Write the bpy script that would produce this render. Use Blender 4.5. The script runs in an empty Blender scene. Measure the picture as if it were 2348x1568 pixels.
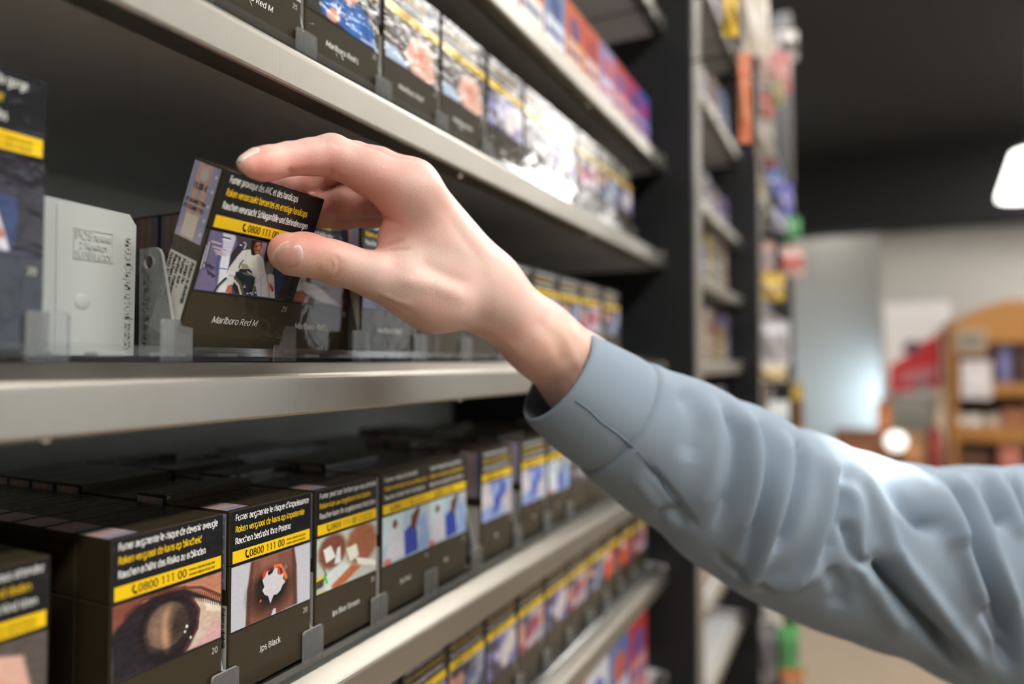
import bpy, math, random
import numpy as np
from mathutils import Matrix, Vector

S = bpy.context.scene
COL = S.collection
random.seed(7)
RNG = np.random.default_rng(11)

# ------------------------------------------------------------------ camera
CAM_H = 1.30                                   # lens height above the floor (m)
FPX, YAW, PITCH = 1600.0, math.radians(26.2), math.radians(1.575)
CX, CY = 1174.0, 784.0
cam_data = bpy.data.cameras.new('camera')
cam_data.sensor_width = 36.0
cam_data.lens = FPX / 2348.0 * 36.0
cam_data.clip_start = 0.02
cam_data.clip_end = 60.0
cam_data.dof.use_dof = True
cam_data.dof.focus_distance = 0.340
cam_data.dof.aperture_fstop = 2.75
cam_data.dof.aperture_blades = 9
cam = bpy.data.objects.new('camera', cam_data)
COL.objects.link(cam)
FW = np.array([math.cos(YAW) * math.cos(PITCH), math.sin(YAW) * math.cos(PITCH), math.sin(PITCH)])
RT = np.array([math.sin(YAW), -math.cos(YAW), 0.0])
UP = np.cross(RT, FW)
ORG = np.array([0.0, 0.0, CAM_H])
cam.matrix_world = Matrix(((RT[0], UP[0], -FW[0], ORG[0]), (RT[1], UP[1], -FW[1], ORG[1]), (RT[2], UP[2], -FW[2], ORG[2]), (0, 0, 0, 1)))
S.camera = cam

# ------------------------------------------------------------------ world, exposure
S.view_settings.view_transform = 'Standard'
S.view_settings.look = 'None'
S.view_settings.gamma = 1.0
S.view_settings.exposure = 0.0
S.view_settings.use_curve_mapping = False
S.render.film_transparent = False
world = bpy.data.worlds.new('world')
S.world = world
world.use_nodes = True
bgn = world.node_tree.nodes['Background']
bgn.inputs[0].default_value = (0.75, 0.80, 0.88, 1)
bgn.inputs[1].default_value = 0.10
S.cycles.use_adaptive_sampling = True
S.cycles.adaptive_threshold = 0.09
S.cycles.adaptive_min_samples = 16
S.cycles.max_bounces = 5
S.cycles.diffuse_bounces = 3
S.cycles.glossy_bounces = 3
S.cycles.transmission_bounces = 2
S.cycles.transparent_max_bounces = 12
S.cycles.sample_clamp_indirect = 6.0
S.cycles.caustics_reflective = False
S.cycles.caustics_refractive = False

def srgb(r, g=None, b=None):
    if g is None:
        r, g, b = r
    f = lambda c: (c / 12.92 if c <= 0.04045 else ((c + 0.055) / 1.055) ** 2.4)
    return (f(r / 255.0), f(g / 255.0), f(b / 255.0), 1.0)

def lin_arr(a):
    return np.where(a <= 0.04045, a / 12.92, ((np.clip(a, 0, 1) + 0.055) / 1.055) ** 2.4)

def ray(x, y):
    return FW + (x - CX) / FPX * RT - (y - CY) / FPX * UP

def at(x, y, D):                 # photo pixel + distance along the lens axis -> place in the room
    return ORG + D * ray(x, y)

def at_y(x, y, Y):               # photo pixel on the plane Y
    r = ray(x, y)
    return ORG + r * (Y / r[1])

def at_x(x, y, X):
    r = ray(x, y)
    return ORG + r * (X / r[0])

# ------------------------------------------------------------------ materials
MATS = {}

def new_mat(name):
    m = bpy.data.materials.new(name)
    m.use_nodes = True
    return m, m.node_tree.nodes, m.node_tree.links, m.node_tree.nodes['Principled BSDF']

def noise_bump(N, L, coord, scale, strength, dist, detail=3.0, vec_scale=None, distortion=0.0):
    tc = N.new('ShaderNodeTexCoord')
    src = tc.outputs[coord]
    if vec_scale:
        mp = N.new('ShaderNodeMapping')
        mp.inputs['Scale'].default_value = vec_scale
        L.new(src, mp.inputs['Vector'])
        src = mp.outputs[0]
    nz = N.new('ShaderNodeTexNoise')
    nz.inputs['Scale'].default_value = scale
    nz.inputs['Detail'].default_value = detail
    nz.inputs['Distortion'].default_value = distortion
    L.new(src, nz.inputs['Vector'])
    bp = N.new('ShaderNodeBump')
    bp.inputs['Strength'].default_value = strength
    bp.inputs['Distance'].default_value = dist
    L.new(nz.outputs['Fac'], bp.inputs['Height'])
    return nz, bp

def plain(name, col, rough=0.5, metal=0.0, vary=0.06, scale=30.0, spec=0.5, bump=0.0):
    if name in MATS:
        return MATS[name]
    m, N, L, B = new_mat(name)
    tc = N.new('ShaderNodeTexCoord')
    nz = N.new('ShaderNodeTexNoise')
    nz.inputs['Scale'].default_value = scale
    nz.inputs['Detail'].default_value = 4
    L.new(tc.outputs['Object'], nz.inputs['Vector'])
    mx = N.new('ShaderNodeMix')
    mx.data_type = 'RGBA'
    c = np.array(col[:3])
    mx.inputs[6].default_value = (*(c * (1 - vary)), 1)
    mx.inputs[7].default_value = (*np.minimum(c * (1 + vary), 1), 1)
    L.new(nz.outputs['Fac'], mx.inputs[0])
    L.new(mx.outputs[2], B.inputs['Base Color'])
    B.inputs['Roughness'].default_value = rough
    B.inputs['Metallic'].default_value = metal
    B.inputs['Specular IOR Level'].default_value = spec
    if bump:
        bp = N.new('ShaderNodeBump')
        bp.inputs['Strength'].default_value = bump
        bp.inputs['Distance'].default_value = 0.001
        L.new(nz.outputs['Fac'], bp.inputs['Height'])
        L.new(bp.outputs[0], B.inputs['Normal'])
    MATS[name] = m
    return m

def wrapped(name, col, attr=False, rough=0.5, film=1.0, crinkle=0.35):
    """printed card under clear film: card below, glossy slightly crinkled coat above"""
    if name in MATS:
        return MATS[name]
    m, N, L, B = new_mat(name)
    if attr:
        a = N.new('ShaderNodeAttribute')
        a.attribute_name = 'Col'
        L.new(a.outputs['Color'], B.inputs['Base Color'])
    else:
        tc = N.new('ShaderNodeTexCoord')
        nz = N.new('ShaderNodeTexNoise')
        nz.inputs['Scale'].default_value = 300
        L.new(tc.outputs['Object'], nz.inputs['Vector'])
        mx = N.new('ShaderNodeMix')
        mx.data_type = 'RGBA'
        c = np.array(col[:3])
        mx.inputs[6].default_value = (*(c * 0.93), 1)
        mx.inputs[7].default_value = (*np.minimum(c * 1.07, 1), 1)
        L.new(nz.outputs['Fac'], mx.inputs[0])
        L.new(mx.outputs[2], B.inputs['Base Color'])
    B.inputs['Roughness'].default_value = rough
    B.inputs['Specular IOR Level'].default_value = 0.12
    B.inputs['Coat Weight'].default_value = film * 0.75
    B.inputs['Coat Roughness'].default_value = 0.07
    B.inputs['Coat IOR'].default_value = 1.45
    if crinkle:
        nz2, bp = noise_bump(N, L, 'Generated', 4.0, crinkle, 0.0012, detail=2.5, distortion=1.3)
        L.new(bp.outputs[0], B.inputs['Coat Normal'])
    MATS[name] = m
    return m

def brushed(name, col, rough=0.34, streak=(2.0, 2.0, 220.0), metal=1.0, smudge=0.12):
    if name in MATS:
        return MATS[name]
    m, N, L, B = new_mat(name)
    nz, bp = noise_bump(N, L, 'Object', 6.0, 0.10, 0.0006, detail=6, vec_scale=streak)
    L.new(bp.outputs[0], B.inputs['Normal'])
    rmp = N.new('ShaderNodeMapRange')
    rmp.inputs['To Min'].default_value = rough - 0.06
    rmp.inputs['To Max'].default_value = rough + 0.10
    L.new(nz.outputs['Fac'], rmp.inputs['Value'])
    L.new(rmp.outputs[0], B.inputs['Roughness'])
    tc = N.new('ShaderNodeTexCoord')
    n2 = N.new('ShaderNodeTexNoise')
    n2.inputs['Scale'].default_value = 9
    n2.inputs['Detail'].default_value = 5
    L.new(tc.outputs['Object'], n2.inputs['Vector'])
    mx = N.new('ShaderNodeMix')
    mx.data_type = 'RGBA'
    c = np.array(col[:3])
    mx.inputs[6].default_value = (*(c * (1 - smudge)), 1)
    mx.inputs[7].default_value = (*np.minimum(c * (1 + smudge), 1), 1)
    L.new(n2.outputs['Fac'], mx.inputs[0])
    L.new(mx.outputs[2], B.inputs['Base Color'])
    B.inputs['Metallic'].default_value = metal
    MATS[name] = m
    return m

def clear_plastic(name, tint, gloss=0.10, haze=0.06, refl=0.25):
    if name in MATS:
        return MATS[name]
    m, N, L, B = new_mat(name)
    N.remove(B)
    out = N['Material Output']
    tr = N.new('ShaderNodeBsdfTransparent')
    tr.inputs[0].default_value = tint
    gl = N.new('ShaderNodeBsdfGlossy')
    gl.inputs['Roughness'].default_value = gloss
    df = N.new('ShaderNodeBsdfDiffuse')
    df.inputs[0].default_value = (0.75, 0.76, 0.74, 1)
    nz, bp = noise_bump(N, L, 'Object', 90, 0.08, 0.0005)
    L.new(bp.outputs[0], gl.inputs['Normal'])
    lw = N.new('ShaderNodeFresnel')
    lw.inputs[0].default_value = 1.45
    m1 = N.new('ShaderNodeMixShader')
    m1.inputs[0].default_value = haze
    L.new(tr.outputs[0], m1.inputs[1])
    L.new(df.outputs[0], m1.inputs[2])
    m2 = N.new('ShaderNodeMixShader')
    sc_ = N.new('ShaderNodeMath'); sc_.operation = 'MULTIPLY'; sc_.inputs[1].default_value = refl
    L.new(lw.outputs[0], sc_.inputs[0]); L.new(sc_.outputs[0], m2.inputs[0])
    L.new(m1.outputs[0], m2.inputs[1])
    L.new(gl.outputs[0], m2.inputs[2])
    L.new(m2.outputs[0], out.inputs[0])
    MATS[name] = m
    return m

def emit(name, col, strength):
    if name in MATS:
        return MATS[name]
    m, N, L, B = new_mat(name)
    B.inputs['Base Color'].default_value = (0.8, 0.8, 0.8, 1)
    B.inputs['Emission Color'].default_value = col
    B.inputs['Emission Strength'].default_value = strength
    MATS[name] = m
    return m

# ------------------------------------------------------------------ mesh helpers
class MB:
    def __init__(self):
        self.v, self.f, self.m, self.mats = [], [], [], []

    def mi(self, mat):
        if mat not in self.mats:
            self.mats.append(mat)
        return self.mats.index(mat)

    def add(self, verts, faces, mat):
        o = len(self.v)
        self.v += [tuple(map(float, p)) for p in verts]
        i = self.mi(mat)
        for f in faces:
            self.f.append(tuple(o + k for k in f))
            self.m.append(i)
        return self

    def box(self, x0, x1, y0, y1, z0, z1, mat, c=0.0):
        if c <= 0:
            vs = [(x, y, z) for x in (x0, x1) for y in (y0, y1) for z in (z0, z1)]
            fs = [(0, 1, 3, 2), (4, 6, 7, 5), (0, 4, 5, 1), (2, 3, 7, 6), (0, 2, 6, 4), (1, 5, 7, 3)]
            return self.add(vs, fs, mat)
        lo, hi = (x0, y0, z0), (x1, y1, z1)
        vs, idx = [], {}
        for sx in (0, 1):
            for sy in (0, 1):
                for sz in (0, 1):
                    s = (sx, sy, sz)
                    for ax in range(3):
                        p = []
                        for k in range(3):
                            e = (hi if s[k] else lo)[k]
                            p.append(e if k == ax else e + (-c if s[k] else c))
                        idx[(s, ax)] = len(vs)
                        vs.append(tuple(p))
        fs = []
        for ax in range(3):
            a, b = [k for k in range(3) if k != ax]
            for sd in (0, 1):
                q = []
                for (i, j) in ((0, 0), (1, 0), (1, 1), (0, 1)):
                    s = [0, 0, 0]
                    s[ax] = sd
                    s[a], s[b] = i, j
                    q.append(idx[(tuple(s), ax)])
                if (sd == 1) != (ax == 1):
                    fs.append(tuple(q))
                else:
                    fs.append(tuple(reversed(q)))
        for ax in range(3):          # edge chamfers running along ax
            a, b = [k for k in range(3) if k != ax]
            for i in (0, 1):
                for j in (0, 1):
                    s0 = [0, 0, 0]
                    s0[a], s0[b] = i, j
                    s1 = list(s0)
                    s1[ax] = 1
                    q = [idx[(tuple(s0), a)], idx[(tuple(s1), a)], idx[(tuple(s1), b)], idx[(tuple(s0), b)]]
                    fs.append(tuple(q))
        for sx in (0, 1):
            for sy in (0, 1):
                for sz in (0, 1):
                    fs.append(tuple(idx[((sx, sy, sz), k)] for k in range(3)))
        return self.add(vs, fs, mat)

    def prism(self, pts, axis, t0, t1, mat, mat_edge=None):
        """closed outline pts (2D) extruded along axis (0,1,2) from t0 to t1"""
        n = len(pts)
        def P(p, t):
            q = [0, 0, 0]
            k = [i for i in range(3) if i != axis]
            q[k[0]], q[k[1]], q[axis] = p[0], p[1], t
            return tuple(q)
        vs = [P(p, t0) for p in pts] + [P(p, t1) for p in pts]
        self.add(vs, [tuple(range(n)), tuple(range(2 * n - 1, n - 1, -1))], mat)
        self.add(vs, [(i, (i + 1) % n, n + (i + 1) % n, n + i) for i in range(n)], mat_edge or mat)
        return self

    def tube(self, pts, r, mat, seg=8, cap=True):
        pts = [np.array(p, float) for p in pts]
        vs, fs = [], []
        n = len(pts)
        rr = r if hasattr(r, '__len__') else [r] * n
        ref = np.array([0.0, 0.0, 1.0])
        for i, p in enumerate(pts):
            t = pts[min(i + 1, n - 1)] - pts[max(i - 1, 0)]
            t = t / (np.linalg.norm(t) + 1e-12)
            if abs(t @ ref) > 0.95:
                ref = np.array([1.0, 0.0, 0.0])
            a = np.cross(t, ref); a /= np.linalg.norm(a)
            b = np.cross(t, a)
            for k in range(seg):
                w = 2 * math.pi * k / seg
                vs.append(p + rr[i] * (math.cos(w) * a + math.sin(w) * b))
        for i in range(n - 1):
            for k in range(seg):
                fs.append((i * seg + k, i * seg + (k + 1) % seg, (i + 1) * seg + (k + 1) % seg, (i + 1) * seg + k))
        if cap:
            fs.append(tuple(range(seg)))
            fs.append(tuple(range(n * seg - 1, (n - 1) * seg - 1, -1)))
        return self.add(vs, fs, mat)

    def lathe(self, prof, mat, seg=24, cx=0, cy=0):
        vs, fs = [], []
        n = len(prof)
        for r, z in prof:
            for k in range(seg):
                w = 2 * math.pi * k / seg
                vs.append((cx + r * math.cos(w), cy + r * math.sin(w), z))
        for i in range(n - 1):
            for k in range(seg):
                fs.append((i * seg + k, i * seg + (k + 1) % seg, (i + 1) * seg + (k + 1) % seg, (i + 1) * seg + k))
        return self.add(vs, fs, mat)

    def mesh(self, name, fix=True):
        me = bpy.data.meshes.new(name)
        me.from_pydata(self.v, [], self.f)
        for mt in self.mats:
            me.materials.append(mt)
        me.polygons.foreach_set('material_index', self.m)
        if fix:
            import bmesh
            bm = bmesh.new()
            bm.from_mesh(me)
            bmesh.ops.recalc_face_normals(bm, faces=bm.faces)
            bm.to_mesh(me)
            bm.free()
        me.update()
        return me

    def build(self, name, parent=None, smooth=False, fix=True):
        return obj(name, self.mesh(name, fix), parent, smooth)

def obj(name, me, parent=None, smooth=False):
    o = bpy.data.objects.new(name, me)
    COL.objects.link(o)
    if parent is not None:
        o.parent = parent
    if smooth:
        me.polygons.foreach_set('use_smooth', [True] * len(me.polygons))
    return o

def empty(name, loc=(0, 0, 0), rot=(0, 0, 0)):
    o = bpy.data.objects.new(name, None)
    o.empty_display_size = 0.02
    o.location = loc
    o.rotation_euler = rot
    COL.objects.link(o)
    return o

def tag(o, label, cat, group=None):
    o['label'] = label
    o['category'] = cat
    if group:
        o['group'] = group
    return o

def struct(o):
    o['kind'] = 'structure'
    return o

ORD = ['first', 'second', 'third', 'fourth', 'fifth', 'sixth', 'seventh', 'eighth', 'ninth', 'tenth', 'eleventh', 'twelfth', 'thirteenth', 'fourteenth', 'fifteenth', 'sixteenth', 'seventeenth', 'eighteenth', 'nineteenth', 'twentieth']

# ------------------------------------------------------------------ lettering: a plain humanist sans drawn from pen strokes
def _arc(cx, cy, rx, ry, a0, a1, n=9):
    return [(cx + rx * math.cos(math.radians(a0 + (a1 - a0) * k / n)), cy + ry * math.sin(math.radians(a0 + (a1 - a0) * k / n))) for k in range(n + 1)]

def _glyphs():
    G = {}
    A = _arc
    st = lambda x, y0=0.0, y1=.52: [(x, y0), (x, y1)]
    bowl = lambda cx: A(cx, .26, .165, .26, 0, 360, 16)
    arch = lambda x0, x1: [(x0, .26)] + A((x0 + x1) / 2, .34, (x1 - x0) / 2, .185, 170, 0) + [(x1, 0)]
    G['a'] = (.43, [[(.345, 0)] + [(.345, .33)] + A(.19, .35, .155, .17, 0, 150), [(.345, .30), (.20, .30)] + A(.165, .15, .135, .15, 90, 270) + [(.22, .01), (.345, .12)]])
    G['b'] = (.46, [st(.05, 0, .76), bowl(.225)])
    G['c'] = (.37, [A(.215, .26, .17, .26, 55, 305, 12)])
    G['d'] = (.46, [bowl(.205), st(.38, 0, .76)])
    G['e'] = (.43, [[(.05, .275), (.375, .275)] + A(.21, .26, .165, .26, 5, 312, 14)])
    G['f'] = (.27, [[(.11, 0), (.11, .60)] + A(.22, .61, .11, .14, 180, 85, 5), [(.01, .49), (.25, .49)]])
    G['g'] = (.46, [bowl(.205), [(.38, .52), (.38, -.06)] + A(.215, -.06, .165, .15, 0, -140, 7)])
    G['h'] = (.45, [st(.05, 0, .76), arch(.05, .37)])
    G['i'] = (.16, [st(.07), [(.07, .64), (.07, .73)]])
    G['j'] = (.18, [[(.09, .52), (.09, -.08)] + A(-.01, -.08, .10, .12, 0, -90, 4), [(.09, .64), (.09, .73)]])
    G['k'] = (.41, [st(.05, 0, .76), [(.34, .52), (.06, .25)], [(.14, .32), (.37, 0)]])
    G['l'] = (.16, [st(.07, 0, .76)])
    G['m'] = (.68, [st(.05), arch(.05, .33), arch(.33, .61)])
    G['n'] = (.45, [st(.05), arch(.05, .37)])
    G['o'] = (.44, [A(.215, .26, .175, .26, 0, 360, 16)])
    G['p'] = (.46, [st(.05, -.22, .52), bowl(.225)])
    G['q'] = (.46, [bowl(.205), st(.38, -.22, .52)])
    G['r'] = (.29, [st(.05), [(.05, .27)] + A(.20, .33, .15, .19, 165, 70, 5)])
    G['s'] = (.35, [A(.175, .385, .125, .135, 40, 250, 8) + A(.17, .135, .135, .135, 75, -145, 8)])
    G['t'] = (.29, [[(.11, .66), (.11, .14)] + A(.23, .13, .12, .13, 180, 275, 5), [(.01, .49), (.26, .49)]])
    G['u'] = (.45, [[(.05, .52), (.05, .18)] + A(.21, .18, .16, .18, 180, 350) + [(.37, .26)], st(.37)])
    G['v'] = (.39, [[(.02, .52), (.19, 0)], [(.19, 0), (.36, .52)]])
    G['w'] = (.58, [[(.02, .52), (.15, 0)], [(.15, 0), (.28, .50)], [(.28, .50), (.41, 0)], [(.41, 0), (.54, .52)]])
    G['x'] = (.38, [[(.02, .52), (.35, 0)], [(.02, 0), (.35, .52)]])
    G['y'] = (.39, [[(.02, .52), (.19, .02)], [(.36, .52), (.16, -.12), (.10, -.19), (.02, -.19)]])
    G['z'] = (.36, [[(.03, .49), (.31, .49), (.03, .03), (.33, .03)]])
    C = .71
    G['A'] = (.52, [[(.02, 0), (.25, C)], [(.25, C), (.48, 0)], [(.10, .22), (.40, .22)]])
    G['B'] = (.49, [st(.06, 0, C), [(.06, C - .03), (.22, C - .03)] + A(.22, .53, .15, .155, 90, -90, 7) + [(.06, .375)], [(.22, .375)] + A(.23, .19, .18, .18, 85, -90, 8) + [(.06, .015)]])
    G['C'] = (.52, [A(.30, .355, .25, .355, 50, 310, 14)])
    G['D'] = (.56, [st(.06, 0, C), [(.06, C - .02), (.22, C - .02)] + A(.22, .355, .27, .335, 90, -90, 10) + [(.06, .02)]])
    G['E'] = (.43, [st(.06, 0, C), [(.06, C - .03), (.38, C - .03)], [(.06, .37), (.35, .37)], [(.06, .03), (.39, .03)]])
    G['F'] = (.41, [st(.06, 0, C), [(.06, C - .03), (.38, C - .03)], [(.06, .36), (.34, .36)]])
    G['G'] = (.57, [A(.31, .355, .26, .355, 50, 330, 14) + [(.52, .34), (.36, .34)]])
    G['H'] = (.57, [st(.06, 0, C), st(.50, 0, C), [(.06, .37), (.50, .37)]])
    G['I'] = (.19, [st(.09, 0, C)])
    G['J'] = (.34, [[(.26, C), (.26, .15)] + A(.12, .15, .14, .15, 0, -120, 6)])
    G['K'] = (.50, [st(.06, 0, C), [(.44, C), (.07, .34)], [(.18, .44), (.48, 0)]])
    G['L'] = (.40, [[(.06, C), (.06, .03), (.38, .03)]])
    G['M'] = (.68, [st(.06, 0, C), [(.06, C), (.33, .08)], [(.33, .08), (.60, C)], st(.60, 0, C)])
    G['N'] = (.58, [st(.06, 0, C), [(.06, C), (.51, 0)], st(.51, 0, C)])
    G['O'] = (.62, [A(.30, .355, .26, .355, 0, 360, 20)])
    G['P'] = (.47, [st(.06, 0, C), [(.06, C - .03), (.22, C - .03)] + A(.22, .50, .18, .18, 90, -90, 8) + [(.06, .32)]])
    G['R'] = (.49, [st(.06, 0, C), [(.06, C - .03), (.22, C - .03)] + A(.22, .515, .17, .165, 90, -90, 8) + [(.06, .35)], [(.22, .35), (.44, 0)]])
    G['S'] = (.45, [A(.225, .53, .16, .18, 40, 250, 9) + A(.215, .18, .175, .18, 75, -145, 9)])
    G['T'] = (.46, [st(.22, 0, C), [(.0, C - .03), (.44, C - .03)]])
    G['U'] = (.56, [[(.06, C), (.06, .22)] + A(.275, .22, .215, .22, 180, 360, 10) + [(.49, C)]])
    G['V'] = (.50, [[(.02, C), (.24, 0)], [(.24, 0), (.46, C)]])
    G['W'] = (.76, [[(.02, C), (.20, 0)], [(.20, 0), (.37, C)], [(.37, C), (.54, 0)], [(.54, 0), (.72, C)]])
    G['X'] = (.49, [[(.02, C), (.46, 0)], [(.02, 0), (.46, C)]])
    G['0'] = (.44, [A(.21, .355, .165, .355, 0, 360, 18)])
    G['1'] = (.44, [[(.23, 0), (.23, C), (.08, .58)]])
    G['2'] = (.44, [A(.20, .52, .15, .19, 160, -20, 8) + [(.05, .03), (.38, .03)]])
    G['3'] = (.44, [A(.18, .53, .15, .18, 140, -80, 8), A(.18, .18, .17, .18, 80, -140, 9)])
    G['4'] = (.44, [[(.29, 0), (.29, C), (.03, .20), (.39, .20)]])
    G['5'] = (.44, [[(.35, C - .03), (.10, C - .03), (.08, .40)] + A(.18, .22, .17, .21, 100, -140, 10)])
    G['6'] = (.44, [A(.22, .22, .16, .22, 0, 360, 14), [(.06, .24)] + A(.30, .30, .24, .40, 180, 95, 6)])
    G['7'] = (.44, [[(.04, C - .03), (.38, C - .03), (.15, 0)]])
    G['8'] = (.44, [A(.21, .53, .14, .17, 0, 360, 12), A(.21, .18, .165, .18, 0, 360, 14)])
    G['9'] = (.44, [A(.20, .48, .16, .22, 0, 360, 14), [(.36, .46)] + A(.12, .40, .24, .40, 0, -85, 6)])
    G['.'] = (.18, [[(.08, .0), (.08, .09)]])
    G[','] = (.18, [[(.10, .08), (.05, -.12)]])
    G["'"] = (.14, [[(.07, .55), (.07, .74)]])
    G['–'] = (.46, [[(.03, .27), (.42, .27)]])
    G['-'] = (.28, [[(.03, .27), (.24, .27)]])
    G['€'] = (.46, [A(.29, .355, .19, .355, 55, 305, 12), [(.02, .43), (.33, .43)], [(.02, .29), (.31, .29)]])
    G[' '] = (.20, [])
    for ch, base, acc in (('ä', 'a', [[(.12, .64), (.12, .72)], [(.27, .64), (.27, .72)]]), ('ö', 'o', [[(.14, .64), (.14, .72)], [(.29, .64), (.29, .72)]]), ('ü', 'u', [[(.14, .64), (.14, .72)], [(.29, .64), (.29, .72)]]),
                          ('é', 'e', [[(.18, .60), (.29, .74)]]), ('è', 'e', [[(.25, .60), (.14, .74)]]), ('ê', 'e', [[(.10, .60), (.21, .72), (.32, .60)]])):
        G[ch] = (G[base][0], G[base][1] + acc)
    return G
GLYPH = _glyphs()
_TXT = {}

def text2d(s, italic=False, wt=.095):
    key = (s, italic, wt)
    if key not in _TXT:
        V, F = [], []
        x = 0.0
        for ch in s:
            adv, strokes = GLYPH.get(ch, GLYPH['-'])
            for P in strokes:
                P = np.array(P, float)
                n = len(P)
                closed = n > 4 and np.allclose(P[0], P[-1])
                d = np.diff(P, axis=0)
                d /= np.linalg.norm(d, axis=1, keepdims=True) + 1e-9
                o = len(V)
                for i in range(n):
                    a = d[i - 1] if i > 0 else (d[-1] if closed else d[0])
                    b = d[i] if i < n - 1 else (d[0] if closed else d[-1])
                    t = a + b
                    t = t / (np.linalg.norm(t) + 1e-9)
                    k = min(1.6, 1 / max(.35, float(t @ b)))
                    nn = np.array([-t[1], t[0]]) * wt * .5 * k * np.array([1.0, .88])
                    V.append(P[i] + nn + (x, 0)); V.append(P[i] - nn + (x, 0))
                F += [(o + 2 * i, o + 2 * i + 1, o + 2 * i + 3, o + 2 * i + 2) for i in range(n - 1)]
            x += adv + .035
        V = np.array(V)
        if italic:
            V[:, 0] += V[:, 1] * .18
        V[:, 0] -= V[:, 0].min()
        _TXT[key] = (V, F, V[:, 0].max())
    return _TXT[key]

def put_text(mb, s, mat, place, cap, width=None, anchor='l', italic=False, bold=0.0):
    """place(u, v) -> 3D; cap = capital height in m; width squeezes the line"""
    v, f, w = text2d(s, italic, .140 if bold else .095)
    k = cap / 0.71
    kx = k if width is None else width / max(w, 1e-6)
    ox = {'l': 0.0, 'c': -0.5 * w * kx, 'r': -w * kx}[anchor]
    mb.add([place(ox + x * kx, y * k) for x, y in v], f, mat)
# ------------------------------------------------------------------ printed pictures (colour per grid point of a flat print)
def homog(q):
    """photo quad TL,TR,BR,BL -> function giving (u,v) in the unit square"""
    A, b = [], []
    for (x, y), (u, v) in zip(q, ((0, 0), (1, 0), (1, 1), (0, 1))):
        A.append([x, y, 1, 0, 0, 0, -u * x, -u * y]); b.append(u)
        A.append([0, 0, 0, x, y, 1, -v * x, -v * y]); b.append(v)
    h = np.append(np.linalg.solve(np.array(A, float), np.array(b, float)), 1).reshape(3, 3)
    def f(p):
        r = h @ np.array([p[0], p[1], 1.0])
        return (r[0] / r[2], r[1] / r[2])
    return f

class Canvas:
    def __init__(s, w, h, bg, quad=None):
        s.w, s.h = w, h
        u, v = np.meshgrid(np.linspace(0, 1, w), np.linspace(0, 1, h))
        s.u, s.v = u, v
        s.a = np.zeros((h, w, 3)) + np.array(bg) / 255.0
        s.q = homog(quad) if quad else (lambda p: p)
        s.asp = h / w

    def blend(s, mask, col):
        m = np.clip(mask, 0, 1)[..., None]
        s.a = s.a * (1 - m) + np.array(col) / 255.0 * m

    def poly(s, pts, col, al=1.0, soft=0):
        P = np.array([s.q(p) for p in pts])
        acc = np.zeros((s.h, s.w))
        n = 3
        for i in range(n):
            for j in range(n):
                x = s.u + ((i + .5) / n - .5) / s.w
                y = s.v + ((j + .5) / n - .5) / s.h
                ins = np.zeros((s.h, s.w), bool)
                for k in range(len(P)):
                    (x0, y0), (x1, y1) = P[k], P[(k + 1) % len(P)]
                    if y0 == y1:
                        continue
                    c = ((y0 > y) != (y1 > y)) & (x < (x1 - x0) * (y - y0) / (y1 - y0) + x0)
                    ins ^= c
                acc += ins
        acc /= n * n
        for _ in range(soft):
            acc = (acc + np.roll(acc, 1, 0) + np.roll(acc, -1, 0) + np.roll(acc, 1, 1) + np.roll(acc, -1, 1)) / 5
        s.blend(acc * al, col)
        return s

    def ell(s, c, rx, ry, col, soft=0.15, rot=0.0, al=1.0):
        cx, cy = s.q(c)
        x, y = s.u - cx, (s.v - cy) * s.asp
        cr, sr = math.cos(rot), math.sin(rot)
        X, Y = x * cr + y * sr, -x * sr + y * cr
        d = np.sqrt((X / rx) ** 2 + (Y / ry) ** 2)
        s.blend(np.clip((1 + soft - d) / max(2 * soft, 1e-3), 0, 1) * al, col)
        return s

    def line(s, pts, wd, col, al=1.0):
        P = np.array([s.q(p) for p in pts])
        d = np.full((s.h, s.w), 9.0)
        for k in range(len(P) - 1):
            a, b = P[k] * (1, s.asp), P[k + 1] * (1, s.asp)
            px, py = s.u - a[0], s.v * s.asp - a[1]
            ab = b - a
            h = np.clip((px * ab[0] + py * ab[1]) / (ab @ ab + 1e-12), 0, 1)
            d = np.minimum(d, np.hypot(px - h * ab[0], py - h * ab[1]))
        s.blend(np.clip((wd - d) * s.w + 0.5, 0, 1) * al, col)
        return s

    def noise(s, n, amt, seed=1, mask=None):
        r = np.random.default_rng(seed).random((n + 1, n + 1)) - 0.5
        x, y = s.u * (n - 1e-6), s.v * (n - 1e-6)
        i, j = x.astype(int), y.astype(int)
        fx, fy = x - i, y - j
        fx, fy = fx * fx * (3 - 2 * fx), fy * fy * (3 - 2 * fy)
        z = (r[j, i] * (1 - fx) + r[j, i + 1] * fx) * (1 - fy) + (r[j + 1, i] * (1 - fx) + r[j + 1, i + 1] * fx) * fy
        z = z * amt
        if mask is not None:
            z = z * mask
        s.a = np.clip(s.a + z[..., None], 0, 1)
        return s

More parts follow.
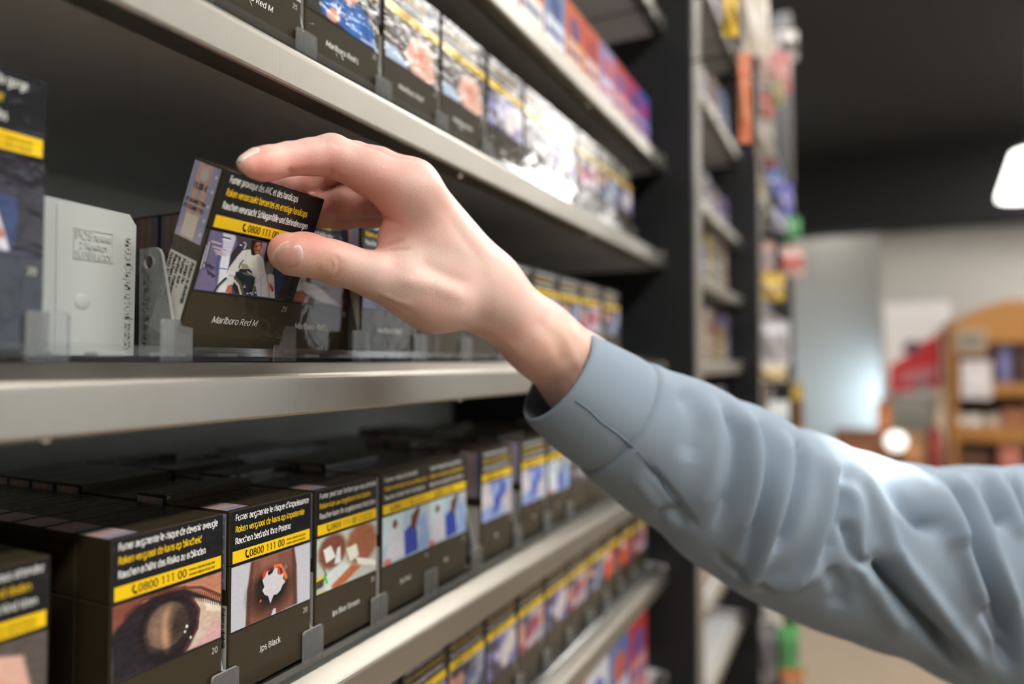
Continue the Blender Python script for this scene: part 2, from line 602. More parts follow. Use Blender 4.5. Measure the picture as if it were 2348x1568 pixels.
def pic_wheelchair(w=230, h=150):
    c = Canvas(w, h, (70, 62, 92), [(440, 85), (2140, 430), (1720, 1395), (90, 1165)])
    c.poly([(440, 85), (1130, 235), (1130, 260), (700, 900), (500, 1240), (90, 1165)], (96, 88, 128))
    c.poly([(640, 130), (880, 180), (700, 640), (520, 1230), (440, 1215), (580, 640)], (205, 208, 228), soft=3)
    c.poly([(440, 85), (640, 130), (590, 600), (470, 830), (240, 700)], (112, 104, 140), soft=3)
    c.poly([(560, 560), (720, 560), (650, 1235), (480, 1215)], (232, 236, 246), soft=2)
    c.poly([(90, 1165), (240, 820), (470, 840), (430, 1205)], (122, 110, 150), soft=3)
    c.poly([(520, 560), (585, 570), (505, 835), (450, 825)], (78, 92, 150))
    c.poly([(520, 780), (660, 800), (655, 820), (515, 800)], (70, 110, 170))
    for (x, y, k) in ((620, 200, 1.0), (570, 435, .6), (575, 535, .45)):
        c.poly([(x, y), (x + 150 * k, y + 30 * k), (x + 150 * k, y + 60 * k), (x, y + 30 * k)], (38, 34, 48))
        c.poly([(x, y + 34 * k), (x + 150 * k, y + 64 * k), (x + 148 * k, y + 84 * k), (x, y + 56 * k)], (245, 246, 252))
    for i in range(7):
        x0 = 430 - 26 * i
        c.line([(x0, 290 + 28 * i), (x0 - 130, 760 + 16 * i)], 0.004, (225, 224, 235) if i % 2 else (48, 42, 60))
    for (x, y) in ((440, 300), (460, 400), (480, 470), (500, 520)):
        c.line([(x, y), (x + 150, y + 45)], 0.008, (205, 190, 196))
    for (x, y) in ((300, 690), (370, 720), (330, 830), (380, 870)):
        c.line([(x, y), (x + 20, y + 80), (x + 70, y + 70), (x + 10, y + 20)], 0.006, (40, 36, 50))
    # chair back and right wall
    c.poly([(750, 520), (950, 270), (1040, 300), (1000, 420), (870, 560), (690, 780), (640, 900)], (44, 44, 54))
    c.poly([(850, 170), (1130, 235), (1110, 440), (960, 440), (880, 330)], (66, 66, 78), soft=2)
    c.ell((1000, 305), .012, .006, (240, 240, 245)); c.ell((930, 355), .012, .006, (240, 240, 245))
    c.line([(1025, 330), (985, 420)], .005, (225, 225, 232))
    c.poly([(1310, 290), (1410, 310), (1300, 600), (1240, 500)], (150, 132, 140))
    c.poly([(1400, 310), (2140, 430), (1720, 1395), (1430, 1330), (1460, 800), (1310, 640)], (34, 30, 38))
    c.poly([(1420, 640), (1480, 740), (1420, 900), (1310, 860), (1360, 650)], (120, 110, 112), soft=2)
    c.poly([(1500, 760), (1700, 800), (1640, 1000), (1440, 1330), (1460, 1000)], (34, 52, 100), soft=6)
    # figure in white
    c.poly([(960, 450), (1090, 430), (1150, 520), (1230, 510), (1300, 600), (1310, 870), (1330, 900), (1100, 960), (800, 900), (690, 860), (700, 780), (860, 560)], (208, 210, 206), soft=1)
    c.poly([(1040, 460), (1180, 540), (1170, 780), (1020, 800), (1000, 600)], (214, 224, 210), soft=3)
    c.poly([(860, 560), (960, 450), (1000, 480), (960, 650), (800, 860), (740, 1080), (605, 1105), (660, 900), (700, 770)], (216, 216, 218), soft=1)
    c.poly([(900, 690), (1010, 720), (1040, 800), (900, 790)], (150, 152, 130), soft=1)
    c.line([(945, 640), (890, 700), (860, 780)], .006, (70, 70, 66))
    c.line([(680, 850), (770, 890)], .008, (232, 230, 226)); c.line([(690, 930), (770, 930)], .006, (190, 160, 158))
    c.poly([(1180, 560), (1250, 560), (1290, 850), (1180, 860)], (196, 196, 204), soft=3)
    # head
    c.poly([(1130, 245), (1310, 275), (1300, 380), (1240, 490), (1140, 545), (1095, 530), (1100, 380)], (36, 28, 28))
    c.poly([(1210, 285), (1290, 290), (1300, 350), (1260, 450), (1210, 520), (1160, 500), (1150, 420), (1180, 340)], (176, 118, 92), soft=1)
    c.poly([(1180, 330), (1210, 300), (1190, 480), (1150, 480)], (120, 74, 58), soft=1)
    c.line([(1255, 345), (1290, 345)], .006, (60, 36, 30)); c.line([(1190, 375), (1225, 370)], .006, (60, 36, 30))
    c.line([(1245, 360), (1248, 410)], .004, (204, 150, 120)); c.line([(1210, 450), (1240, 445)], .006, (120, 52, 48))
    # legs
    c.poly([(1100, 900), (1320, 870), (1330, 1000), (1330, 1320), (1120, 1290), (1110, 1060)], (198, 196, 208), soft=1)
    c.poly([(1330, 900), (1400, 880), (1455, 910), (1450, 1000), (1420, 1330), (1330, 1320)], (206, 204, 214), soft=1)
    c.line([(1330, 900), (1330, 1310)], .006, (150, 146, 160)); c.line([(1130, 1050), (1290, 880)], .005, (168, 164, 176))
    c.line([(1220, 960), (1180, 1290)], .008, (176, 174, 188))
    c.poly([(1335, 1040), (1390, 1060), (1430, 1140), (1425, 1200), (1370, 1215), (1340, 1160)], (202, 130, 116), soft=1)
    c.line([(1365, 1100), (1395, 1160), (1390, 1200)], .008, (130, 52, 46))
    # wheelchair
    c.poly([(800, 850), (1060, 850), (1130, 960), (1120, 1060), (1060, 1240), (760, 1240), (720, 1130), (780, 930)], (22, 32, 34))
    c.poly([(870, 800), (1040, 800), (1075, 850), (1060, 880), (840, 850)], (30, 32, 34), soft=1)
    c.poly([(890, 860), (1030, 880), (1060, 930), (930, 900)], (104, 104, 98), soft=1)
    c.line([(1000, 850), (1130, 950), (1110, 1060), (1050, 1230)], .008, (170, 174, 170))
    c.line([(770, 960), (850, 1060), (885, 1200), (870, 1260)], .012, (84, 80, 66))
    c.line([(760, 1010), (820, 1100), (845, 1250)], .010, (206, 204, 196))
    c.line([(430, 1200), (500, 1090), (620, 975)], .012, (28, 26, 32))
    c.line([(450, 1205), (520, 1105), (640, 995)], .007, (190, 190, 200))
    c.poly([(640, 1105), (712, 1090), (700, 1240), (590, 1220)], (186, 108, 78), soft=1)
    for (x, y) in ((920, 1130), (1040, 1260), (960, 1240), (1100, 1230), (1010, 1235)):
        c.ell((x, y), .012, .008, (206, 214, 224))
    c.line([(930, 1100), (900, 1130)], .01, (120, 130, 110)); c.line([(1090, 1120), (1060, 1240)], .008, (90, 110, 60))
    return c.noise(60, .03, 3).a

def pic_eye(w=220, h=150):
    q = [(862, 930), (1665, 695), (1655, 1195), (862, 1545)]
    c = Canvas(w, h, (34, 28, 38), q)
    c.poly([(862, 930), (1665, 695), (1660, 930), (1400, 810), (1150, 870), (900, 1160), (862, 1170)], (190, 128, 102), soft=4)
    c.poly([(862, 930), (1100, 860), (1000, 1000), (862, 1170)], (128, 72, 60), soft=8)
    c.poly([(862, 1150), (1060, 920), (1200, 880), (1100, 1000), (1060, 1200), (1120, 1380), (862, 1545)], (30, 26, 36), soft=6)
    c.poly([(1440, 880), (1560, 900), (1665, 960), (1655, 1195), (1330, 1330), (1450, 1230), (1500, 1080), (1500, 960)], (208, 184, 164), soft=4)
    c.poly([(1530, 900), (1650, 940), (1655, 1000), (1560, 990)], (232, 216, 196), soft=6)
    c.poly([(1600, 1080), (1660, 1060), (1655, 1195), (1480, 1260)], (214, 168, 168), soft=8)
    c.poly([(1480, 1130), (1560, 1150), (1420, 1290), (1350, 1320)], (206, 192, 172), soft=5)
    c.ell((1280, 1120), .275, .36, (44, 22, 30), soft=.06, rot=-.12)
    c.ell((1275, 1120), .25, .335, (20, 16, 24), soft=.06, rot=-.12)
    c.line([(1450, 880), (1505, 980), (1490, 1130), (1400, 1280)], .014, (84, 38, 44), .8)
    c.ell((1280, 1090), .180, .220, (104, 86, 74), soft=.06, rot=-.1)
    c.ell((1215, 1120), .10, .16, (138, 108, 90), soft=.5)
    c.ell((1275, 1130), .038, .14, (222, 170, 126), soft=.8)
    c.ell((1290, 1040), .05, .09, (176, 138, 110), soft=.7)
    c.ell((1370, 1080), .10, .17, (58, 46, 42), soft=.5)
    c.noise(22, .06, 5)
    c.ell((1418, 1105), .012, .016, (250, 244, 236)); c.ell((1405, 1145), .010, .014, (236, 230, 226)); c.ell((1445, 1190), .010, .014, (244, 236, 230))
    for i in range(46):
        t = i / 45
        x = 960 + 690 * t
        y = 1000 - 190 * math.sin(min(1, t * 1.35) * math.pi / 2) + max(0, t - .6) * 210
        c.line([(x, y - 14), (x + 20 * (t - .3), y + 44 + 26 * t)], .0035, (40, 18, 20), .85)
    c.line([(960, 1000), (1100, 880), (1250, 825), (1400, 800), (1520, 810), (1655, 880)], .016, (92, 46, 40), .8)
    c.line([(1420, 790), (1540, 790), (1660, 850)], .010, (196, 140, 104), .6)
    return c.noise(70, .06, 8).a

def pic_hole(w=180, h=140):
    q = [(118, 800), (622, 655), (605, 1025), (105, 1225)]
    c = Canvas(w, h, (196, 196, 206), q)
    c.poly([(245, 765), (520, 685), (530, 800), (525, 1050), (470, 1075), (395, 1110), (375, 1075), (360, 1125), (200, 1190), (215, 960), (240, 850)], (128, 82, 66), soft=2)
    c.poly([(300, 750), (420, 715), (400, 1090), (330, 1110)], (146, 96, 78), soft=10)
    c.poly([(245, 765), (265, 760), (240, 960), (225, 1180), (200, 1190), (215, 960)], (96, 58, 48), soft=4)
    c.poly([(505, 690), (520, 685), (530, 800), (525, 1050), (500, 1060)], (92, 56, 48), soft=4)
    c.ell((365, 960), .24, .25, (40, 22, 18), soft=.45)
    c.ell((370, 930), .18, .20, (16, 12, 12), soft=.25)
    c.ell((430, 850), .12, .05, (196, 86, 48), soft=.3, rot=.9); c.ell((330, 850), .03, .06, (186, 60, 44), soft=.3)
    c.line([(395, 800), (430, 795), (455, 850), (462, 880)], .018, (226, 116, 66)); c.line([(320, 890), (330, 840), (355, 830)], .014, (196, 66, 48))
    c.line([(430, 820), (450, 900)], .012, (110, 22, 30))
    c.ell((298, 1025), .014, .018, (222, 92, 50)); c.ell((462, 810), .022, .035, (120, 118, 112), soft=.4)
    c.poly([(313, 892), (330, 868), (345, 828), (353, 862), (376, 846), (398, 802), (404, 850), (428, 862), (450, 846), (442, 884), (458, 905), (440, 926), (424, 962), (402, 986), (381, 990), (360, 1040), (350, 996), (324, 986), (310, 958), (324, 934)], (206, 206, 212))
    c.poly([(345, 990), (380, 990), (358, 1045)], (206, 206, 212)); c.poly([(395, 820), (412, 810), (405, 880)], (206, 206, 212))
    c.line([(305, 930), (290, 990), (330, 1005)], .010, (30, 26, 26))
    c.poly([(375, 1080), (392, 1075), (390, 1110), (362, 1122)], (206, 206, 212))
    return c.noise(50, .03, 2).a

def pic_baby(w=110, h=84):
    c = Canvas(w, h, (188, 194, 188), [(640, 615), (1020, 510), (1010, 845), (640, 985)])
    c.ell((740, 700), .22, .24, (122, 70, 56), soft=.15)
    c.ell((925, 660), .27, .30, (152, 92, 66), soft=.15)
    c.poly([(680, 690), (730, 660), (760, 740), (700, 780)], (226, 228, 222), soft=1)
    c.poly([(770, 680), (790, 670), (790, 780), (750, 790)], (220, 224, 224), soft=1)
    c.poly([(825, 690), (890, 660), (905, 740), (850, 780)], (226, 230, 214), soft=1)
    c.poly([(880, 750), (1015, 780), (1010, 815), (900, 800)], (232, 234, 222), soft=1)
    c.poly([(690, 870), (800, 770), (850, 800), (740, 960), (690, 960)], (210, 220, 216), soft=2)
    c.poly([(730, 930), (860, 800), (920, 810), (830, 900), (740, 960)], (186, 104, 62), soft=2)
    c.poly([(640, 880), (690, 870), (680, 930), (640, 950)], (70, 62, 44), soft=1)
    c.line([(640, 890), (680, 870)], .02, (226, 204, 40)); c.line([(690, 860), (705, 910)], .014, (60, 190, 80))
    c.line([(680, 800), (700, 860)], .01, (90, 110, 70)); c.line([(700, 960), (640, 980)], .012, (200, 190, 120))
    return c.noise(30, .06, 6).a

def pic_couple(w=90, h=72, hue=0):
    c = Canvas(w, h, (176, 200, 216), [(1068, 495), (1358, 420), (1345, 735), (1062, 815)])
    c.poly([(1068, 495), (1200, 460), (1180, 600), (1062, 700)], (198, 220, 228), soft=3)
    c.ell((1140, 545), .05, .08, (120, 76, 62)); c.poly([(1105, 620), (1140, 570), (1180, 600), (1190, 760), (1080, 790)], (214, 214, 226), soft=1)
    c.poly([(1195, 600), (1235, 560), (1270, 590), (1275, 740), (1195, 770)], (34, 66, 176), soft=1)
    c.poly([(1240, 500), (1285, 440), (1300, 450), (1260, 600), (1235, 580)], (96, 44, 40), soft=1)
    c.poly([(1270, 560), (1330, 470), (1345, 640), (1340, 730), (1275, 740), (1300, 600)], (142, 168, 224), soft=1)
    c.ell((1090, 790), .08, .06, (206, 120, 108)); c.poly([(1310, 430), (1358, 420), (1350, 540)], (190, 190, 196), soft=2)
    return c.noise(20, .05, 4).a

def pic_blueman(w=120, h=84):
    c = Canvas(w, h, (48, 46, 38), [(745, -330), (1275, -20), (1255, 355), (745, 70)])
    c.ell((1030, -60), .13, .24, (196, 132, 106), soft=.15); c.ell((1020, -150), .15, .12, (60, 42, 34), soft=.2)
    c.poly([(835, 60), (850, -30), (960, -60), (1030, 20), (1110, 10), (1170, 80), (1215, 200), (1245, 355), (1120, 300), (960, 170), (850, 110)], (44, 96, 168), soft=1)
    c.poly([(1050, 60), (1110, 60), (1130, 250), (1050, 220)], (58, 116, 190), soft=4)
    c.line([(1030, 30), (1090, 90)], .012, (34, 50, 84)); c.line([(1165, 150), (1180, 300)], .010, (30, 66, 124))
    c.poly([(870, 90), (920, 50), (975, 110), (970, 150), (930, 165), (880, 130)], (220, 158, 140), soft=1)
    c.line([(950, 100), (975, 45)], .012, (238, 232, 224)); c.ell((1016, 128), .012, .016, (222, 222, 214))
    return c.noise(20, .04, 9).a

def pic_elbow(w=90, h=76):
    c = Canvas(w, h, (88, 80, 76), [(1345, 60), (1730, 300), (1690, 660), (1335, 410)])
    c.poly([(1345, 60), (1500, 150), (1470, 300), (1340, 330)], (96, 88, 84), soft=4)
    c.poly([(1480, 310), (1520, 230), (1600, 270), (1660, 340), (1670, 600), (1600, 600), (1500, 520), (1450, 390)], (222, 176, 158), soft=2)
    c.ell((1570, 430), .09, .12, (206, 132, 104), soft=.8)
    c.poly([(1340, 310), (1410, 350), (1480, 500), (1340, 410)], (176, 196, 220), soft=2); c.line([(1460, 460), (1510, 440)], .02, (220, 226, 232))
    return c.noise(16, .05, 3).a

def pic_bandage(w=110, h=84):
    c = Canvas(w, h, (72, 52, 50), [(690, 560), (840, 600), (830, 735), (680, 720)])
    c.poly([(690, 600), (730, 640), (745, 690), (700, 700), (680, 720)], (198, 198, 204), soft=2)
    c.poly([(690, 590), (740, 600), (750, 660), (720, 670)], (176, 170, 168), soft=2)
    c.poly([(740, 660), (775, 680), (820, 735), (770, 720), (735, 690)], (186, 186, 192), soft=2)
    c.poly([(690, 720), (740, 690), (750, 725)], (166, 104, 82), soft=2)
    c.poly([(760, 600), (840, 600), (832, 700), (790, 690)], (88, 44, 40), soft=4)
    return c.noise(20, .06, 5).a

def pic_blur(cols, w=40, h=32, seed=0):
    c = Canvas(w, h, cols[0])
    R = np.random.default_rng(seed)
    for i in range(12):
        k = cols[1 + int(R.integers(len(cols) - 1))]
        c.ell((R.random(), R.random()), .08 + .16 * R.random(), .10 + .22 * R.random(), k, soft=.3, rot=R.random() * 3)
    return c.noise(14, .08, seed).a

PICS = {
    'wheelchair': pic_wheelchair, 'eye': pic_eye, 'hole': pic_hole, 'baby': pic_baby, 'couple': pic_couple,
    'blueman': pic_blueman, 'elbow': pic_elbow, 'bandage': pic_bandage,
    'lilac': lambda: pic_blur([(120, 116, 170), (190, 184, 210), (80, 80, 150), (214, 206, 206), (60, 56, 80)], seed=2),
    'bluecoat': lambda: pic_blur([(196, 196, 208), (40, 70, 180), (214, 206, 214), (176, 150, 160), (150, 170, 220)], seed=5),
    'ward': lambda: pic_blur([(170, 166, 180), (214, 210, 216), (150, 60, 90), (206, 150, 136), (60, 66, 96)], seed=8),
    'portrait': lambda: pic_blur([(60, 72, 100), (204, 146, 126), (90, 100, 150), (150, 156, 176), (40, 40, 56)], seed=11),
    'fire': lambda: pic_blur([(186, 60, 36), (220, 96, 50), (150, 30, 30), (214, 190, 180), (120, 70, 90)], seed=14),
    'grey': lambda: pic_blur([(96, 92, 96), (150, 146, 150), (60, 56, 60), (186, 176, 176)], seed=17),
}
_PICMESH = {}

def picture_mesh(key, x0, x1, z0, z1, y):
    k = (key, x0, x1, z0, z1)
    if k in _PICMESH:
        return _PICMESH[k]
    a = PICS[key]()
    h, w = a.shape[:2]
    me = bpy.data.meshes.new('warning_picture')
    X, Z = np.meshgrid(np.linspace(x0, x1, w), np.linspace(z1, z0, h))
    V = np.stack([X, np.full_like(X, y), Z], -1).reshape(-1, 3)
    i = np.arange((h - 1) * w).reshape(h - 1, w)[:, :-1].ravel()
    F = np.stack([i, i + w, i + w + 1, i + 1], 1)
    me.from_pydata(V.tolist(), [], F.tolist())
    at_ = me.color_attributes.new('Col', 'FLOAT_COLOR', 'POINT')
    rgba = np.ones((h * w, 4), np.float32)
    rgba[:, :3] = lin_arr(a.reshape(-1, 3))
    at_.data.foreach_set('color', rgba.ravel())
    me.materials.append(wrapped('printed_picture', None, attr=True, crinkle=0.3))
    me.update()
    _PICMESH[k] = me
    return me
# ------------------------------------------------------------------ the room
RACK_BACK = 0.605
FLOOR_Z = 0.0
CEIL_Z = 2.85
BEAM_Z = 2.27
FAR_X = 6.0
M_METAL = brushed('brushed_steel', (0.37, 0.345, 0.30), rough=0.40, streak=(220.0, 2.0, 2.0))
M_UNDER = brushed('shelf_underside', (0.74, 0.73, 0.71), rough=0.45, streak=(2.0, 60.0, 2.0), metal=0.15)
M_BLACK = plain('black_rack_paint', srgb(15, 18, 21), rough=0.55, vary=0.1)
M_BACK = plain('rack_back_sheet', srgb(196, 198, 188), rough=0.5, vary=0.08, scale=6)
M_WALL = plain('grey_plaster', srgb(196, 192, 184), rough=0.9, vary=0.03, scale=4)
M_CEIL = plain('black_ceiling', srgb(34, 33, 32), rough=0.85, vary=0.12, scale=5)
M_FLOOR = plain('beige_floor', srgb(156, 140, 120), rough=0.45, vary=0.06, scale=3)
M_WINDOW = emit('daylight_window', (0.82, 0.91, 1.0, 1), 2.0)
M_PASSWIN = emit('passage_window', (0.60, 0.81, 1.0, 1), 15.0)
M_LAMP = emit('lamp_diffuser', (1.0, 0.965, 0.92, 1), 56.0)

def wall_box(name, x0, x1, y0, y1, z0, z1, mat):
    return struct(MB().box(x0, x1, y0, y1, z0, z1, mat).build(name))

wall_box('floor', -3.0, 7.6, -3.6, 0.8, -0.06, 0.0, M_FLOOR)
wall_box('ceiling', -3.0, 7.6, -3.6, 0.8, CEIL_Z, CEIL_Z + 0.06, M_CEIL)
wall_box('wall_left', -3.0, 7.6, 0.70, 0.80, 0.0, CEIL_Z, M_WALL)
PASS_Y = at_x(2022, 828, FAR_X)[1]
wall_box('wall_far', FAR_X, FAR_X + 0.12, -3.6, PASS_Y, 0.0, CEIL_Z, M_WALL)
wall_box('wall_passage', 7.4, 7.5, -0.42, 0.70, 0.0, CEIL_Z, M_WALL)
wall_box('wall_passage_side', FAR_X + 0.12, 7.5, -0.52, -0.42, 0.0, CEIL_Z, M_WALL)
wall_box('wall_near', -3.1, -3.0, -3.6, 0.8, 0.0, CEIL_Z, plain('dark_near_wall', srgb(92, 90, 88), rough=.8))
# window wall behind the photographer, with two daylight openings
wall_box('wall_right', -3.0, 7.6, -3.7, -3.6, 0.0, 0.85, M_WALL)
wall_box('wall_right_head', -3.0, 7.6, -3.7, -3.6, 2.35, CEIL_Z, M_WALL)
WINX = [(0.7, 3.3), (3.8, 6.6)]
for x0, x1 in [(-3.0, 0.7), (3.3, 3.8), (6.6, 7.6)]:
    wall_box('wall_right_pier', x0, x1, -3.7, -3.6, 0.85, 2.35, M_WALL)
M_FRAME = plain('window_frame_paint', srgb(60, 62, 64), rough=0.5)
for i, (x0, x1) in enumerate(WINX):
    wn = struct(MB().box(x0, x1, -3.68, -3.66, 0.85, 2.35, M_WINDOW).build('window_%d' % (i + 1)))
    f = MB()
    for a, b in ((x0, x0 + 0.05), (x1 - 0.05, x1), ((x0 + x1) / 2 - .025, (x0 + x1) / 2 + .025)):
        f.box(a, b, -3.65, -3.59, 0.85, 2.35, M_FRAME)
    f.box(x0, x1, -3.65, -3.59, 0.85, 0.90, M_FRAME).box(x0, x1, -3.65, -3.59, 2.30, 2.35, M_FRAME)
    f.build('window_frame', wn)
pw = struct(MB().box(6.85, 7.30, -.418, -.405, 0.62, 1.22, M_PASSWIN).build('window_3'))
fr = MB()
for (a, b, c, d) in ((6.81, 6.85, .58, 1.26), (7.30, 7.34, .58, 1.26), (6.81, 7.34, .58, .62), (6.81, 7.34, 1.22, 1.26)):
    fr.box(a, b, -.419, -.395, c, d, M_FRAME)
fr.build('window_frame', pw)
beam_y1 = PASS_Y + 0.85
struct(MB().box(FAR_X - 0.30, FAR_X - 0.02, -3.6, 0.70, BEAM_Z, CEIL_Z, plain('black_beam', srgb(14, 14, 13), rough=0.8)).build('trim_1'))

# ceiling lamps over the aisle (each a body with a lit diffuser)
M_LAMPBODY = plain('lamp_housing', srgb(60, 60, 60), rough=0.4)
LAMPS = [(-1.3, -1.0, 'lit ceiling panel over the aisle, nearest the near wall'), (0.35, -1.0, 'lit ceiling panel over the aisle beside the photographer'),
         (2.45, -1.05, 'lit ceiling panel over the aisle, middle of the row'), (3.95, -1.1, 'lit ceiling panel over the aisle, fourth of the row'), (5.3, -1.75, 'unseen ceiling panel at the far end, added to brighten the far wall'), (2.15, 0.08, 'unseen ceiling panel added above the rack to brighten the shelf lips'), (6.72, 0.22, 'unseen ceiling panel added to brighten the far passage')]  # far-end, rack and passage panels are unseen, added to brighten walls and shelf lips
M_LAMP2 = emit('lamp_diffuser_dim', (1.0, 0.965, 0.92, 1), 26.0)
for x, y, lab in LAMPS:
    e = tag(empty('ceiling_lamp', (x, y, CEIL_Z - 0.10)), lab, 'ceiling lamp', 'panel lamps over the aisle')
    MB().box(-.60, .60, -.12, .12, .02, .10, M_LAMPBODY).build('lamp_housing', e)
    MB().box(-.58, .58, -.10, .10, .0, .019, emit('passage_fill_diffuser', (1.0, 0.965, 0.92, 1), 7.0) if x > 6 else M_LAMP2 if 2.4 < x < 4.5 else M_LAMP).build('diffuser', e)

# pendant lamp in view at the right edge of the photograph
pl = at(2366, 398, 3.0)
e = tag(empty('pendant_lamp', (pl[0], pl[1], pl[2] - 0.10)), 'glowing white flared pendant lamp hanging under the black ceiling', 'lamp')
sh = MB()
M_PEND = emit('pendant_glow', (1.0, 0.98, 0.94, 1), 5.0)
ring = [(.125, 0.0), (.124, .02), (.070, .195), (.055, .20)]
sh.lathe(ring, M_PEND, 32)
sh.add([(0.125 * math.cos(2 * math.pi * k / 32), 0.125 * math.sin(2 * math.pi * k / 32), 0) for k in range(32)], [tuple(range(32))], M_PEND)
sh.build('lamp_shade', e, smooth=False)
MB().tube([(0, 0, .20), (0, 0, CEIL_Z - pl[2] + 0.10)], .004, M_LAMPBODY).build('cord', e)
MB().lathe([(.0, .225), (.05, .22), (.052, .199), (.0, .198)], M_LAMPBODY, 20).build('cap', e)

# unseen ceiling spot, added to throw the bright patch on the sleeve
target = at(1990, 1060, 0.47)
spos = np.array([1.15, -1.35, CEIL_Z - 0.25])
e = tag(empty('added_spot', tuple(spos)), 'unseen ceiling spotlight added to throw a bright patch on the sleeve', 'spotlight')
dirv = target - spos
dirv = dirv / np.linalg.norm(dirv)
MB().tube([-dirv * 0.12, dirv * 0.02], [.03, .04], M_LAMPBODY, 16).build('lamp_housing', e)
MB().tube([(0, 0, .0), (0, 0, .25)], .008, M_LAMPBODY).build('stem', e)
sl = bpy.data.lights.new('spot_beam', 'SPOT')
sl.energy = 1500.0
sl.spot_size = math.radians(1.5)
sl.spot_blend = 0.35
sl.shadow_soft_size = 0.02
sl.color = (1.0, 0.97, 0.92)
so = bpy.data.objects.new('spot_beam', sl)
COL.objects.link(so)
so.parent = e
so.location = tuple(dirv * 0.05)
so.rotation_euler = Vector(dirv).to_track_quat('-Z', 'Y').to_euler()

# ------------------------------------------------------------------ rack
SHELF_Z = {'U': 0.735, 'T': 0.506, 'Z': 0.3005, 'A': 0.1595, 'B': -0.0006, 'C': -0.1625, 'D': -0.2915, 'E': -0.4435, 'F': -0.60}
SHELF_NAME = {'T': 'top', 'Z': 'upper', 'A': 'row above the hand', 'B': 'hand row', 'C': 'row below the hand', 'D': 'second row below the hand', 'E': 'third row below the hand', 'F': 'lowest'}
LIPB, FRONT = 0.258, 0.245          # where the lip starts to slope, fascia plane
BAY = [(-0.25, 1.003), (1.062, 1.76), (1.82, 2.75)]

def shelf(name, x0, x1, z, label, rivets):
    e = tag(empty(name, (x0, FRONT, z)), label, 'shelf', 'steel shelves of the rack')
    L = x1 - x0
    y = lambda Y: Y - FRONT
    prof = [(y(LIPB), 0.0), (.0022, -.0054), (.0009, -.0064), (.0001, -.0078), (0.0, -.0095), (0.0, -.0245), (.0006, -.0256), (.0016, -.0262)]
    inner = [(.0026, -.0252), (.0012, -.0245), (.0012, -.0098), (.0020, -.0072), (y(LIPB) + .0003, -.0012)]
    MB().prism(prof + inner, 0, 0.0, L, M_METAL).build('front_lip', e, smooth=False)
    MB().box(0, L, y(LIPB) + .0002, y(RACK_BACK), -.0012, 0.0, M_UNDER).build('deck', e)
    MB().box(0, L, .0018, .016, -.0262, -.0252, M_METAL).build('return_flange', e)
    MB().box(0, .0015, .0016, y(RACK_BACK), -.0250, -.0013, M_UNDER).build('end_plate', e)
    MB().box(L - .0015, L, .0016, y(RACK_BACK), -.0250, -.0013, M_UNDER).build('end_plate', e)
    mr = brushed('rivet_steel', (0.8, 0.8, 0.78), rough=0.2)
    for rx in rivets:
        if x0 < rx < x1:
            MB().lathe([(0.0, -.0284), (.0012, -.0281), (.0020, -.0272), (.0022, -.0262)], mr, 12, rx - x0, .0085).build('rivet', e, smooth=True)
    return e

for key in 'TZABCDEF':
    shelf('metal_shelf', BAY[0][0], BAY[0][1], CAM_H + SHELF_Z[key], 'brushed steel shelf of the near bay, ' + {
        'T': 'topmost one in view', 'Z': 'second one down from the top', 'A': 'running just above the hand', 'B': 'right under the tipped pack and wrist',
        'C': 'next one below the wrist', 'D': 'second one below the wrist', 'E': 'third one below the wrist', 'F': 'lowest one'}[key], (.147, .43, .70, .95))
for b, bn in ((1, 'second bay'), (2, 'third bay')):
    for key in 'UTZABCDEF':
        shelf('metal_shelf', BAY[b][0], BAY[b][1], CAM_H + SHELF_Z[key], 'blurred steel shelf of the %s, %s' % (bn, {
            'U': 'topmost of all', 'T': 'first below the topmost', 'Z': 'second from the top', 'A': 'third from the top', 'B': 'level with the wrist', 'C': 'next below wrist level', 'D': 'second below wrist level', 'E': 'third below wrist level', 'F': 'lowest'}[key]), (BAY[b][0] + .2, BAY[b][1] - .2))
for xs, lab in ((1.0045, 'tall black side panel between the near bay and the second bay'), (1.7615, 'tall black side panel between the second and third bay'), (2.7515, 'tall black side panel closing the far end of the rack')):
    e = tag(empty('rack_side_panel', (xs, 0.205, 0)), lab, 'rack panel', 'side panels of the rack')
    MB().box(0, .056, .0012, RACK_BACK - .205, 0, 2.6, M_BLACK, .001).build('board', e)
    MB().box(.010, .056, 0, 0.0010, 0, 2.6, plain('panel_edge_strip', srgb(120, 112, 102), rough=.5)).build('edge_strip', e)
for b, (x0, x1) in enumerate(BAY):
    tag(MB().box(x0, x1, RACK_BACK + .001, RACK_BACK + .006, 0.05, 2.6, M_BACK).build('rack_back_panel'), ['grey sheet closing the back of the near bay', 'grey sheet closing the back of the second bay', 'grey sheet closing the back of the third bay'][b], 'rack panel', 'back sheets of the rack')

# ------------------------------------------------------------------ cigarette packs
M_CARD = wrapped('dull_brown_card', srgb(54, 46, 31), crinkle=0.3)
M_INK = wrapped('black_print', srgb(20, 22, 26), crinkle=0.3)
M_YEL = wrapped('yellow_print', srgb(242, 200, 16), crinkle=0.3)
M_WHT = wrapped('white_print', srgb(232, 232, 228), crinkle=0.0, film=0.3)
M_YTX = wrapped('yellow_lettering', srgb(238, 196, 30), crinkle=0.0, film=0.3)
M_BTX = wrapped('black_lettering', srgb(22, 20, 16), crinkle=0.0, film=0.3)
M_GTX = wrapped('grey_lettering', srgb(196, 192, 184), crinkle=0.0, film=0.3)
M_SIDE = wrapped('white_side_print', srgb(206, 204, 196), crinkle=0.2)
M_CREAM = wrapped('cream_square', srgb(222, 208, 192), crinkle=0.2)

